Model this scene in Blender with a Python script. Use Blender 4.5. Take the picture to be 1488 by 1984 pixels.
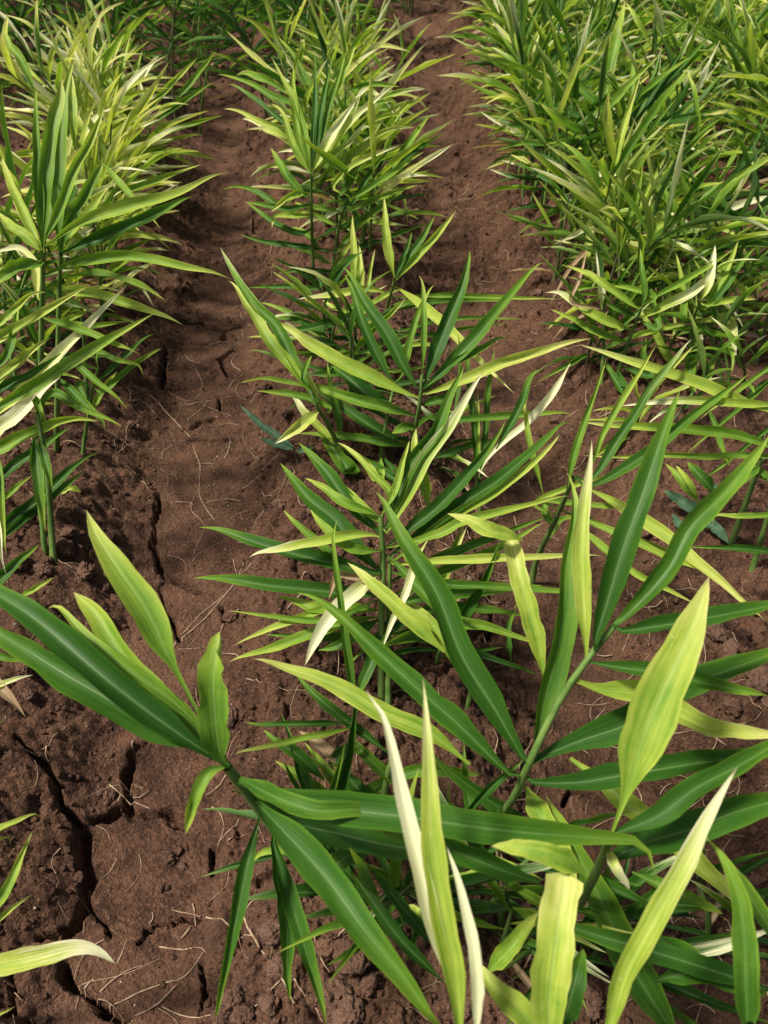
import bpy, math, random
import numpy as np
from mathutils import Vector, Matrix, Quaternion

# ------------------------------------------------------------------ camera, sky, sun, exposure
scene = bpy.context.scene
for o in list(bpy.data.objects):
    bpy.data.objects.remove(o)
COL = scene.collection
CAM_H, PITCH, FPX, CX, CY = 1.05, 44.0, 1527.0, 744.0, 992.0
cam_data = bpy.data.cameras.new('camera')
cam = bpy.data.objects.new('camera', cam_data)
COL.objects.link(cam)
cam.location = (0, 0, CAM_H)
cam.rotation_euler = (math.radians(90 - PITCH), 0, 0)
cam_data.sensor_fit = 'VERTICAL'
cam_data.sensor_height = 36.0
cam_data.lens = FPX / 1984.0 * 36.0
cam_data.clip_start = 0.02
cam_data.clip_end = 2000
cam_data.dof.use_dof = True
cam_data.dof.focus_distance = 1.05
cam_data.dof.aperture_fstop = 9.0
scene.camera = cam

SUN_DIR = Vector((-0.52, -0.10, 1.0)).normalized()
world = bpy.data.worlds.new('World')
scene.world = world
world.use_nodes = True
wn = world.node_tree
sky = wn.nodes.new('ShaderNodeTexSky')
sky.sky_type = 'NISHITA'
sky.sun_disc = False
sky.sun_elevation = math.asin(SUN_DIR.z)
sky.sun_rotation = math.atan2(SUN_DIR.x, SUN_DIR.y)
sky.air_density = 1.0
sky.dust_density = 4.0
sky.ozone_density = 0.6
bg = wn.nodes['Background']
bg.inputs['Strength'].default_value = 0.07
wn.links.new(sky.outputs[0], bg.inputs['Color'])
sun_l = bpy.data.lights.new('sun', 'SUN')
sun_l.energy = 4.4
sun_l.angle = math.radians(7)
sun_l.color = (1.0, 0.95, 0.86)
sun = bpy.data.objects.new('sun', sun_l)
COL.objects.link(sun)
sun.rotation_euler = SUN_DIR.to_track_quat('Z', 'Y').to_euler()
sun.location = (-2, 2, 5)
scene.view_settings.view_transform = 'Standard'
scene.view_settings.look = 'None'
scene.view_settings.exposure = 0.55
scene.view_settings.gamma = 1.0

# ------------------------------------------------------------------ helpers
CAMP = Vector((0, 0, CAM_H))
_p = math.radians(PITCH)
FWD = Vector((0, math.cos(_p), -math.sin(_p)))
UPV = Vector((0, math.sin(_p), math.cos(_p)))
RIGHT = Vector((1, 0, 0))
FR = {'p': (0, 0, 1), 'c1': (0, 0, 2), 'c2': (744, 0, 2), 'c3': (0, 480, 2), 'c4': (744, 480, 2), 'c5': (0, 960, 2),
      'c6': (744, 960, 2), 'c7': (0, 1450, 2), 'c8': (744, 1450, 2),
      'z1': (0, 50, 2.976), 'z2': (0, 550, 3.3075), 'z3': (400, 430, 3.72), 'z4': (750, 480, 3.307),
      'z5': (1050, 480, 3.306), 'z6': (360, 860, 2.976), 'z7': (440, 1350, 2.976), 'z8': (420, 60, 2.976)}

def ray(px, py):
    """direction scaled so that its component along the optical axis is 1"""
    return FWD + RIGHT * ((px - CX) / FPX) - UPV * ((py - CY) / FPX)

def at_h(px, py, h):
    r = ray(px, py)
    d = (h - CAM_H) / r.z
    return CAMP + r * d

def project(v):
    q = v - CAMP
    d = q.dot(FWD)
    return CX + FPX * q.dot(RIGHT) / d, CY - FPX * q.dot(UPV) / d, d

def pts_of(fr, pts):
    ox, oy, s = FR[fr]
    return [(ox + x / s, oy + y / s) for x, y in pts]

def catmull(P, n):
    """resample a polyline (np array m x 3) to n points along a Catmull-Rom curve"""
    P = np.asarray(P, float)
    if len(P) == 2:
        t = np.linspace(0, 1, n)[:, None]
        return P[0] * (1 - t) + P[1] * t
    E = np.vstack([2 * P[0] - P[1], P, 2 * P[-1] - P[-2]])
    out = []
    for i in range(1, len(E) - 2):
        p0, p1, p2, p3 = E[i - 1], E[i], E[i + 1], E[i + 2]
        for u in np.linspace(0, 1, 12, endpoint=False):
            out.append(0.5 * ((2 * p1) + (-p0 + p2) * u + (2 * p0 - 5 * p1 + 4 * p2 - p3) * u * u + (-p0 + 3 * p1 - 3 * p2 + p3) * u ** 3))
    out.append(P[-1])
    out = np.array(out)
    d = np.r_[0, np.cumsum(np.linalg.norm(np.diff(out, axis=0), axis=1))]
    t = np.linspace(0, d[-1], n)
    return np.stack([np.interp(t, d, out[:, k]) for k in range(3)], 1)

def tag(o, label=None, cat=None, group=None, kind=None):
    if label: o['label'] = label
    if cat: o['category'] = cat
    if group: o['group'] = group
    if kind: o['kind'] = kind
    return o

def link(o, parent=None):
    COL.objects.link(o)
    if parent is not None:
        o.parent = parent
    return o

def empty(name, loc):
    o = bpy.data.objects.new(name, None)
    o.empty_display_size = 0.03
    o.location = loc
    return link(o)

def mesh_np(name, V, F, uv=None, mat=None, smooth=True):
    me = bpy.data.meshes.new(name)
    V = np.asarray(V, np.float32); F = np.asarray(F, np.int32)
    k = F.shape[1]
    me.vertices.add(len(V)); me.vertices.foreach_set('co', V.ravel())
    me.loops.add(F.size); me.loops.foreach_set('vertex_index', F.ravel())
    me.polygons.add(len(F)); me.polygons.foreach_set('loop_start', np.arange(0, F.size, k, dtype=np.int32))
    me.update(calc_edges=True)
    if smooth:
        me.polygons.foreach_set('use_smooth', np.ones(len(F), bool))
    if uv is not None:
        l = me.uv_layers.new(name='UVMap')
        l.data.foreach_set('uv', np.asarray(uv, np.float32)[F.ravel()].ravel())
    if mat: me.materials.append(mat)
    return me

def grid_faces(nr, nc):
    i = np.arange(nr - 1)[:, None] * nc + np.arange(nc - 1)[None, :]
    return np.stack([i, i + 1, i + nc + 1, i + nc], -1).reshape(-1, 4)

# ------------------------------------------------------------------ numpy noise
def _h(ix, iy, s):
    n = (ix.astype(np.int64) * 374761393 + iy.astype(np.int64) * 668265263 + s * 1274126177) & 0xFFFFFFFF
    n = ((n ^ (n >> 13)) * 1274126177) & 0xFFFFFFFF
    n = (n ^ (n >> 16)) & 0xFFFFFFFF
    n = (n * 2246822519) & 0xFFFFFFFF
    n = n ^ (n >> 15)
    return (n & 0xFFFFFF) / float(0xFFFFFF)

def vnoise(x, y, s=0):
    ix, iy = np.floor(x), np.floor(y)
    fx, fy = x - ix, y - iy
    fx = fx * fx * fx * (fx * (fx * 6 - 15) + 10); fy = fy * fy * fy * (fy * (fy * 6 - 15) + 10)
    a, b = _h(ix, iy, s), _h(ix + 1, iy, s)
    c, d = _h(ix, iy + 1, s), _h(ix + 1, iy + 1, s)
    return (a * (1 - fx) + b * fx) * (1 - fy) + (c * (1 - fx) + d * fx) * fy - 0.5

def fbm(x, y, s=0, o=4):
    r = 0; a = 1.0
    for k in range(o):
        r = r + a * vnoise(x * 2 ** k, y * 2 ** k, s + 17 * k); a *= 0.5
    return r

def domes(x, y, size, s):
    """crumbs: rounded lumps, one in each cell, of uneven size"""
    X, Y = x / size, y / size
    ix, iy = np.floor(X), np.floor(Y)
    out = np.zeros_like(X)
    for a in (-1, 0, 1):
        for b in (-1, 0, 1):
            cx, cy = ix + a, iy + b
            px = cx + 0.1 + 0.8 * _h(cx, cy, s); py = cy + 0.1 + 0.8 * _h(cx, cy, s + 1)
            r = 0.28 + 0.55 * _h(cx, cy, s + 2) ** 1.5
            asp = 0.75 + 0.5 * _h(cx, cy, s + 3)
            d2 = ((X - px) ** 2 * asp + (Y - py) ** 2 / asp) / (r * r)
            out = np.maximum(out, r * np.sqrt(np.clip(1 - d2, 0, 1)))
    return out * size

def sstep(a, b, x):
    t = np.clip((x - a) / (b - a), 0, 1)
    return t * t * (3 - 2 * t)

# ------------------------------------------------------------------ ground: furrows and ridges
F1 = np.array([(-3, -.26), (0, -.285), (.37, -.300), (.7, -.318), (1.5, -.395), (2.35, -.467), (3.0, -.58), (3.6, -.70), (8, -1.1), (400, -1.1)])
F2 = np.array([(-3, .36), (0, .335), (.7, .30), (1.5, .235), (2.5, .165), (3.5, .20), (4.3, .17), (8, .05), (400, .05)])
def furrow(k, y):
    a = np.interp(y, F1[:, 0], F1[:, 1]); b = np.interp(y, F2[:, 0], F2[:, 1])
    if k <= 0: return a + 0.63 * k
    return b + 0.63 * (k - 1)
def row_x(k, y):
    """centre of the ridge between furrows k and k+1"""
    return 0.5 * (furrow(k, y) + furrow(k + 1, y))
def furrow_dist(x, y):
    d = np.full(np.shape(x), 9.0)
    for k in range(-6, 12):
        d = np.minimum(d, np.abs(x - furrow(k, y)))
    return d
RIDGE = 0.085
def base_h(x, y):
    wob = 0.02 * vnoise(x * 7, y * 7, 5) + 0.035 * vnoise(x * 2.3, y * 2.3, 8)
    d = furrow_dist(x, y) + wob
    h = RIDGE * sstep(0.075, 0.23, d)
    h = h + 0.007 * vnoise(x * 4, y * 4, 3)
    h = h + 0.10 * sstep(2.6, 3.9, y)                 # the ground climbs gently to the far bed
    return h, d
CRACKS = [  # traced along the bare furrow, in photograph pixels: width (m), points
    (.0075, 'c7', [(560, -30), (505, 10), (495, 100), (490, 215), (410, 265), (320, 300), (330, 400), (342, 500), (330, 590), (300, 690), (240, 745), (170, 760)]),
    (.0055, 'c7', [(490, 225), (520, 265), (600, 250), (650, 240), (680, 285), (725, 292)]),
    (.0050, 'c7', [(320, 300), (262, 262), (255, 180), (200, 110), (120, 60)]),
    (.0045, 'c7', [(815, 400), (830, 450), (828, 500)]),
    (.0055, 'c7', [(240, 860), (290, 930), (380, 1000), (490, 1055)]),
    (.0030, 'c7', [(330, 610), (400, 680), (430, 720)]),
    (.0028, 'c7', [(780, 660), (640, 680), (560, 710), (540, 760)]),
    (.0030, 'c7', [(780, 850), (800, 950), (790, 1040)]),
    (.0030, 'c7', [(70, 900), (75, 1000), (60, 1060)]),
    (.0060, 'c5', [(610, 0), (600, 100), (592, 200), (622, 300), (700, 340), (770, 372)]),
    (.0045, 'c5', [(540, 330), (600, 325), (640, 300)]),
    (.0050, 'c5', [(860, 430), (870, 480)]),
    (.0030, 'c5', [(600, 330), (640, 420), (690, 560)]),
    (.0055, 'c3', [(690, 215), (740, 235), (775, 260), (778, 292), (725, 300), (690, 312)]),
    (.0060, 'c3', [(778, 292), (830, 315), (865, 325), (930, 300)]),
    (.0050, 'c3', [(865, 325), (866, 352)]),
    (.0070, 'c3', [(905, 388), (850, 430), (870, 465), (895, 500)]),
    (.0060, 'c3', [(645, 420), (636, 500), (634, 560)]),
    (.0050, 'c3', [(850, 585), (850, 635)]),
    (.0040, 'c3', [(740, 705), (780, 675), (835, 660)]),
    (.0035, 'c3', [(740, 750), (820, 755), (905, 742)]),
    (.0030, 'c3', [(650, 560), (720, 545), (800, 550)]),
    (.0040, 'z1', [(1463, 1110), (1463, 1200)]),
    (.0045, 'c6', [(350, 620), (400, 590), (420, 480)]),
    (.0035, 'c8', [(690, 220), (720, 170), (800, 180), (900, 240)]),
    (.0035, 'c8', [(1130, 790), (1140, 760), (1160, 730)]),
    (.0040, 'c8', [(800, 790), (850, 850), (900, 880)]),
]
CRACK_XY = []
for w_, fr_, pts_ in CRACKS:
    q_ = [at_h(a, b, 0.004) for a, b in pts_of(fr_, pts_)]
    CRACK_XY.append((w_, [v.x for v in q_], [v.y for v in q_]))
def crack_carve(x, y):
    out = np.zeros_like(x); rim = np.zeros_like(x)
    wx = x + 0.006 * vnoise(x * 60, y * 60, 31) + 0.003 * vnoise(x * 160, y * 160, 33)
    wy = y + 0.006 * vnoise(x * 60, y * 60, 41) + 0.003 * vnoise(x * 160, y * 160, 43)
    for w, xs, ys in CRACK_XY:
        m = (x > min(xs) - .05) & (x < max(xs) + .05) & (y > min(ys) - .05) & (y < max(ys) + .05)
        if not m.any(): continue
        d = np.full(m.sum(), 9.0)
        X, Y = wx[m], wy[m]
        for i in range(len(xs) - 1):
            ax, ay, bx, by = xs[i], ys[i], xs[i + 1], ys[i + 1]
            L2 = (bx - ax) ** 2 + (by - ay) ** 2 + 1e-12
            t = np.clip(((X - ax) * (bx - ax) + (Y - ay) * (by - ay)) / L2, 0, 1)
            d = np.minimum(d, np.hypot(X - ax - t * (bx - ax), Y - ay - t * (by - ay)))
        ww = 1.35 * w * (0.75 + 0.7 * vnoise(X * 40, Y * 40, 51))
        out[m] = np.maximum(out[m], 1 - sstep(0.55, 1.0, d / ww))
        rim[m] = np.maximum(rim[m], np.exp(-(d / 0.02) ** 2))
    return out, rim
def ground_h(x, y, fine=True):
    x = np.asarray(x, float); y = np.asarray(y, float)
    h, d = base_h(x, y)
    if not fine: return h
    rough = sstep(0.060, 0.115, d + .085 * sstep(1.5, 2.1, y) * (.6 + vnoise(x * 5, y * 5, 88)) + 0.03 * vnoise(x * 9, y * 9, 77))
    wx = x + 0.004 * vnoise(x * 90, y * 90, 61); wy = y + 0.004 * vnoise(x * 90, y * 90, 62)
    big = (vnoise(x * 6, y * 6, 9) * 1.6 + .35).clip(0, 1)
    clod = 0.95 * domes(wx, wy, 0.046, 100) * big
    clod = np.maximum(clod, 1.15 * domes(wx, wy, 0.024, 200) * (vnoise(x * 13, y * 13, 29) * 1.5 + .75).clip(.15, 1))
    clod = clod + 1.0 * domes(wx, wy, 0.0115, 300) + .9 * domes(wx, wy, 0.0062, 350)
    h = h + rough * clod + (0.0022 + 0.010 * rough) * fbm(x * 24, y * 24, 11, 5) + (.0006 + .0030 * rough) * vnoise(x * 230, y * 230, 14)
    h = h + (1 - rough) * (0.002 * vnoise(x * 14, y * 14, 12) + 0.30 * domes(wx, wy, 0.012, 400) * sstep(.02, .2, vnoise(x * 11, y * 11, 19)) + .12 * domes(wx, wy, 0.006, 450))
    c, rim = crack_carve(x, y)
    return h + 0.003 * rim - 0.042 * c

# ------------------------------------------------------------------ materials
def new_mat(name):
    m = bpy.data.materials.new(name); m.use_nodes = True
    nt = m.node_tree
    for n in list(nt.nodes): nt.nodes.remove(n)
    out = nt.nodes.new('ShaderNodeOutputMaterial')
    return m, nt, out
class NT:
    def __init__(s, nt): s.nt = nt
    def n(s, t, **k):
        o = s.nt.nodes.new(t)
        for a, b in k.items(): setattr(o, a, b)
        return o
    def set(s, sock, v):
        if hasattr(v, 'is_output') or isinstance(v, bpy.types.NodeSocket): s.nt.links.new(v, sock)
        else: sock.default_value = v
    def math(s, op, a, b=0.0, c=0.0, clamp=False):
        o = s.n('ShaderNodeMath', operation=op, use_clamp=clamp)
        s.set(o.inputs[0], a); s.set(o.inputs[1], b); s.set(o.inputs[2], c)
        return o.outputs[0]
    def mix(s, f, a, b, blend='MIX'):
        o = s.n('ShaderNodeMix', data_type='RGBA', blend_type=blend)
        s.set(o.inputs[0], f)
        s.set(o.inputs[6], a if isinstance(a, bpy.types.NodeSocket) else (*a, 1)); s.set(o.inputs[7], b if isinstance(b, bpy.types.NodeSocket) else (*b, 1))
        return o.outputs[2]
    def ramp(s, v, lo, hi):
        o = s.n('ShaderNodeMapRange', interpolation_type='SMOOTHSTEP')
        s.set(o.inputs[0], v); o.inputs[1].default_value = lo; o.inputs[2].default_value = hi
        return o.outputs[0]
    def noise(s, vec, scale, detail=3, rough=.55):
        o = s.n('ShaderNodeTexNoise')
        if vec is not None: s.nt.links.new(vec, o.inputs['Vector'])
        o.inputs['Scale'].default_value = scale; o.inputs['Detail'].default_value = detail; o.inputs['Roughness'].default_value = rough
        return o.outputs['Fac']

def soil_material(name, light=0.0, obj=False):
    m, nt, out = new_mat(name); N = NT(nt)
    geo = N.n('ShaderNodeNewGeometry'); pos = geo.outputs['Position']
    big = N.noise(pos, 3.2, 3); mid = N.noise(pos, 26, 5, .65); fine = N.noise(pos, 210, 4, .7); grit = N.noise(pos, 620, 2, .6)
    col = N.mix(N.ramp(mid, .32, .68), (.046, .021, .012), (.140, .068, .038))
    col = N.mix(N.math('MULTIPLY', N.ramp(big, .42, .66), .55), col, (.175, .090, .053))
    col = N.mix(N.math('MULTIPLY', N.ramp(fine, .50, .70), .65), col, (.245, .135, .080))
    col = N.mix(N.math('MULTIPLY', N.ramp(fine, .5, .28), .7), col, (.030, .014, .009))
    vor = N.n('ShaderNodeTexVoronoi'); nt.links.new(pos, vor.inputs['Vector']); vor.inputs['Scale'].default_value = 90
    sp = N.math('LESS_THAN', vor.outputs['Distance'], .10)
    wn_ = N.n('ShaderNodeSeparateColor'); nt.links.new(vor.outputs['Color'], wn_.inputs[0])
    sp = N.math('MULTIPLY', sp, N.math('GREATER_THAN', wn_.outputs[0], .93))
    col = N.mix(sp, col, (.55, .5, .45))
    if light: col = N.mix(light, col, (.26, .155, .105))
    if obj:
        oi = N.n('ShaderNodeObjectInfo')
        col = N.mix(N.math('MULTIPLY', oi.outputs['Random'], .5), col, (.23, .135, .092))
    b = N.n('ShaderNodeBsdfPrincipled')
    nt.links.new(col, b.inputs['Base Color'])
    b.inputs['Roughness'].default_value = .93
    b.inputs['Specular IOR Level'].default_value = .22
    hsum = N.math('ADD', N.math('MULTIPLY', fine, 1.0), N.math('MULTIPLY', grit, .45))
    v1 = N.n('ShaderNodeTexVoronoi'); nt.links.new(pos, v1.inputs['Vector']); v1.inputs['Scale'].default_value = 150
    v2 = N.n('ShaderNodeTexVoronoi'); nt.links.new(pos, v2.inputs['Vector']); v2.inputs['Scale'].default_value = 330
    hsum = N.math('ADD', hsum, N.math('MULTIPLY', mid, 1.4))
    hsum = N.math('SUBTRACT', hsum, N.math('MULTIPLY', v1.outputs['Distance'], .55))
    hsum = N.math('SUBTRACT', hsum, N.math('MULTIPLY', v2.outputs['Distance'], .30))
    bp = N.n('ShaderNodeBump'); bp.inputs['Strength'].default_value = .9; bp.inputs['Distance'].default_value = .009
    nt.links.new(hsum, bp.inputs['Height']); nt.links.new(bp.outputs[0], b.inputs['Normal'])
    nt.links.new(b.outputs[0], out.inputs[0])
    return m

def leaf_material():
    """object colour: R = how yellow, G = how far the tip is bleached, B = how dry and brown"""
    m, nt, out = new_mat('ginger_leaf'); N = NT(nt)
    uvn = N.n('ShaderNodeUVMap'); uv = uvn.outputs[0]
    sx = N.n('ShaderNodeSeparateXYZ'); nt.links.new(uv, sx.inputs[0]); u, v = sx.outputs[0], sx.outputs[1]
    oi = N.n('ShaderNodeObjectInfo')
    sc = N.n('ShaderNodeSeparateColor'); nt.links.new(oi.outputs['Color'], sc.inputs[0])
    Y, B, D = sc.outputs[0], sc.outputs[1], sc.outputs[2]
    rnd = oi.outputs['Random']
    cmb = N.n('ShaderNodeCombineXYZ')
    N.set(cmb.inputs[0], N.math('ADD', u, N.math('MULTIPLY', rnd, 37.0))); N.set(cmb.inputs[1], N.math('MULTIPLY', v, 5.0)); N.set(cmb.inputs[2], N.math('MULTIPLY', rnd, 91.0))
    lp = cmb.outputs[0]
    blot = N.noise(lp, 1.6, 3, .6)
    mp = N.n('ShaderNodeMapping'); mp.inputs['Scale'].default_value = (34, .55, 1); nt.links.new(lp, mp.inputs[0])
    streak = N.noise(mp.outputs[0], 1.0, 2, .5)
    mp2 = N.n('ShaderNodeMapping'); mp2.inputs['Scale'].default_value = (9, .5, 1); nt.links.new(lp, mp2.inputs[0])
    band = N.noise(mp2.outputs[0], 1.0, 2, .5)
    cu = N.math('ABSOLUTE', N.math('SUBTRACT', N.math('MULTIPLY', u, 2.0), 1.0))     # 0 at the midrib, 1 at the margin
    # chlorosis spreads from tip and margin
    y = N.math('ADD', Y, N.math('MULTIPLY', N.math('POWER', v, 3.0), .42))
    y = N.math('ADD', y, N.math('MULTIPLY', N.math('SUBTRACT', blot, .5), N.math('MULTIPLY_ADD', Y, .45, .14)))
    y = N.math('ADD', y, N.math('MULTIPLY', N.math('SUBTRACT', band, .5), N.math('MULTIPLY_ADD', Y, .75, .06)))
    y = N.math('ADD', y, N.math('MULTIPLY', N.math('POWER', cu, 4.0), .16), clamp=True)
    cr = N.n('ShaderNodeValToRGB')
    el = cr.color_ramp.elements
    el[0].position = 0.0; el[0].color = (.016, .070, .009, 1)
    el[1].position = 1.0; el[1].color = (.66, .66, .20, 1)
    for p, c in ((.25, (.050, .148, .012, 1)), (.5, (.185, .330, .028, 1)), (.75, (.430, .520, .070, 1))):
        e = el.new(p); e.color = c
    nt.links.new(y, cr.inputs[0])
    col = cr.outputs[0]
    # veins and the pale midrib
    col = N.mix(N.math('MULTIPLY', N.ramp(streak, .45, .75), N.math('MULTIPLY_ADD', Y, .22, .04)), col, (.34, .44, .13), 'MIX')
    col = N.mix(N.math('MULTIPLY', N.ramp(streak, .5, .25), .22), col, (.018, .06, .010))
    mid = N.ramp(cu, .11, .03)
    col = N.mix(N.math('MULTIPLY', mid, .28), col, (.26, .40, .13))
    # bleached cream tip
    bl = N.math('ADD', N.math('MULTIPLY', B, 1.25), N.math('SUBTRACT', N.math('MULTIPLY', v, .95), 1.0))
    bl = N.math('ADD', bl, N.math('MULTIPLY', N.math('SUBTRACT', band, .5), .9))
    bl = N.math('ADD', bl, N.math('MULTIPLY', cu, .14))
    bl = N.math('MULTIPLY', N.ramp(bl, .0, .45), N.math('GREATER_THAN', B, .01))
    col = N.mix(N.math('MULTIPLY', bl, .92), col, (.80, .78, .50))
    # pale feeding spots
    mp3 = N.n('ShaderNodeMapping'); mp3.inputs['Scale'].default_value = (5, 6.5, 1); nt.links.new(lp, mp3.inputs[0])
    vor = N.n('ShaderNodeTexVoronoi'); nt.links.new(mp3.outputs[0], vor.inputs['Vector']); vor.inputs['Scale'].default_value = 1.0
    vs = N.n('ShaderNodeSeparateColor'); nt.links.new(vor.outputs['Color'], vs.inputs[0])
    sp = N.math('MULTIPLY', N.ramp(vor.outputs['Distance'], .17, .05), N.math('GREATER_THAN', vs.outputs[0], .945))
    sp = N.math('MULTIPLY', sp, N.ramp(Y, .2, .45))
    col = N.mix(N.math('MULTIPLY', sp, .8), col, (.78, .80, .55))
    # brown, dried
    tipb = N.math('MULTIPLY', N.ramp(N.math('ADD', v, N.math('MULTIPLY', N.math('SUBTRACT', band, .5), .12)), .955, .99), N.math('MULTIPLY', oi.outputs['Alpha'], N.ramp(Y, .1, .5)))
    dry = N.math('MAXIMUM', N.ramp(N.math('ADD', D, N.math('MULTIPLY', N.math('SUBTRACT', blot, .5), .6)), .25, .7), N.math('MULTIPLY', tipb, .75))
    dcol = N.mix(N.ramp(streak, .35, .65), (.30, .19, .095), (.56, .42, .26))
    col = N.mix(dry, col, dcol)
    # paler matt underside
    geo = N.n('ShaderNodeNewGeometry')
    under = N.mix(.33, col, (.21, .33, .13))
    fcol = N.mix(geo.outputs['Backfacing'], col, under)
    p = N.n('ShaderNodeBsdfPrincipled')
    nt.links.new(fcol, p.inputs['Base Color'])
    p.inputs['Roughness'].default_value = .43
    N.set(p.inputs['Roughness'], N.math('ADD', .38, N.math('MULTIPLY', band, .2)))
    p.inputs['Specular IOR Level'].default_value = .30
    bp = N.n('ShaderNodeBump'); bp.inputs['Strength'].default_value = .35; bp.inputs['Distance'].default_value = .0012
    N.set(bp.inputs['Height'], N.math('SUBTRACT', N.math('ADD', streak, N.math('MULTIPLY', band, .6)), N.math('MULTIPLY', mid, .8)))
    nt.links.new(bp.outputs[0], p.inputs['Normal'])
    t = N.n('ShaderNodeBsdfTranslucent')
    tcol = N.mix(1.0, col, (1.25, 1.28, .62), 'MULTIPLY')
    nt.links.new(tcol, t.inputs['Color'])
    ms = N.n('ShaderNodeMixShader'); ms.inputs[0].default_value = .38
    nt.links.new(p.outputs[0], ms.inputs[1]); nt.links.new(t.outputs[0], ms.inputs[2])
    nt.links.new(ms.outputs[0], out.inputs[0])
    return m

def simple_mat(name, c1, c2, scale=40, rough=.7, spec=.3):
    m, nt, out = new_mat(name); N = NT(nt)
    geo = N.n('ShaderNodeNewGeometry')
    mp = N.n('ShaderNodeMapping'); mp.inputs['Scale'].default_value = (1, 1, .3); nt.links.new(geo.outputs['Position'], mp.inputs[0])
    f = N.noise(mp.outputs[0], scale, 4, .6)
    col = N.mix(N.ramp(f, .3, .7), c1, c2)
    b = N.n('ShaderNodeBsdfPrincipled'); nt.links.new(col, b.inputs['Base Color'])
    b.inputs['Roughness'].default_value = rough; b.inputs['Specular IOR Level'].default_value = spec
    bp = N.n('ShaderNodeBump'); bp.inputs['Strength'].default_value = .3; bp.inputs['Distance'].default_value = .002
    nt.links.new(f, bp.inputs['Height']); nt.links.new(bp.outputs[0], b.inputs['Normal'])
    nt.links.new(b.outputs[0], out.inputs[0])
    return m

M_SOIL = soil_material('soil')
M_CLOD = soil_material('soil_clod', .12, True)
M_LEAF = leaf_material()
M_STEM = simple_mat('ginger_stem', (.060, .125, .022), (.150, .235, .055), 60, .5)
M_STEMD = simple_mat('ginger_stem_base', (.045, .060, .022), (.11, .115, .045), 60, .6)
M_STRAW = simple_mat('dry_straw', (.20, .125, .075), (.42, .31, .20), 90, .85, .15)
M_WEED = simple_mat('weed_leaf', (.035, .085, .040), (.080, .150, .075), 80, .6)

# ------------------------------------------------------------------ ground mesh (one sheet, fine near the camera)
def build_ground():
    ys = [-3.0]
    while ys[-1] < 400:
        y = ys[-1]
        if y < 0.05: s = 0.03
        elif y < 1.3: s = 0.0027
        elif y < 2.6: s = 0.0046
        elif y < 4.4: s = 0.010
        elif y < 6.0: s = 0.02
        else: s = 0.02 + (y - 6) * 0.14
        ys.append(y + s)
    ys = np.array(ys)
    nc = 800
    t = np.linspace(-1, 1, nc)
    t = 0.48 * t + 0.52 * t ** 3                       # closer together in the middle
    half = 0.95 + 0.66 * np.maximum(ys, 0)
    X = t[None, :] * half[:, None] + 0.06
    Y = np.repeat(ys[:, None], nc, 1)
    Z = ground_h(X, Y)
    V = np.stack([X, Y, Z], -1).reshape(-1, 3)
    me = mesh_np('ground', V, grid_faces(len(ys), nc), mat=M_SOIL)
    o = bpy.data.objects.new('ground', me)
    tag(link(o), kind='structure')
build_ground()
def gz(x, y): return float(ground_h(np.array([x]), np.array([y]))[0])
def gz0(x, y): return float(base_h(np.array([x]), np.array([y]))[0][0])

# ------------------------------------------------------------------ leaf meshes
def blade_width(t, blunt=False, pet=0.0):
    t0 = t
    if pet: t = np.clip((t - pet) / (1 - pet), 0, 1)
    w = 0.18 + 0.82 * sstep(0.0, 0.30, t)
    p = np.clip((t - 0.40) / 0.60, 0, 1)
    w = w * (1 - p ** (float(blunt) if blunt > 1 else 5.0 if blunt else 1.85))
    if pet: w = w * (.30 + .70 * sstep(0, pet * 1.6, t0))
    return np.maximum(w, 0.012)

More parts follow.
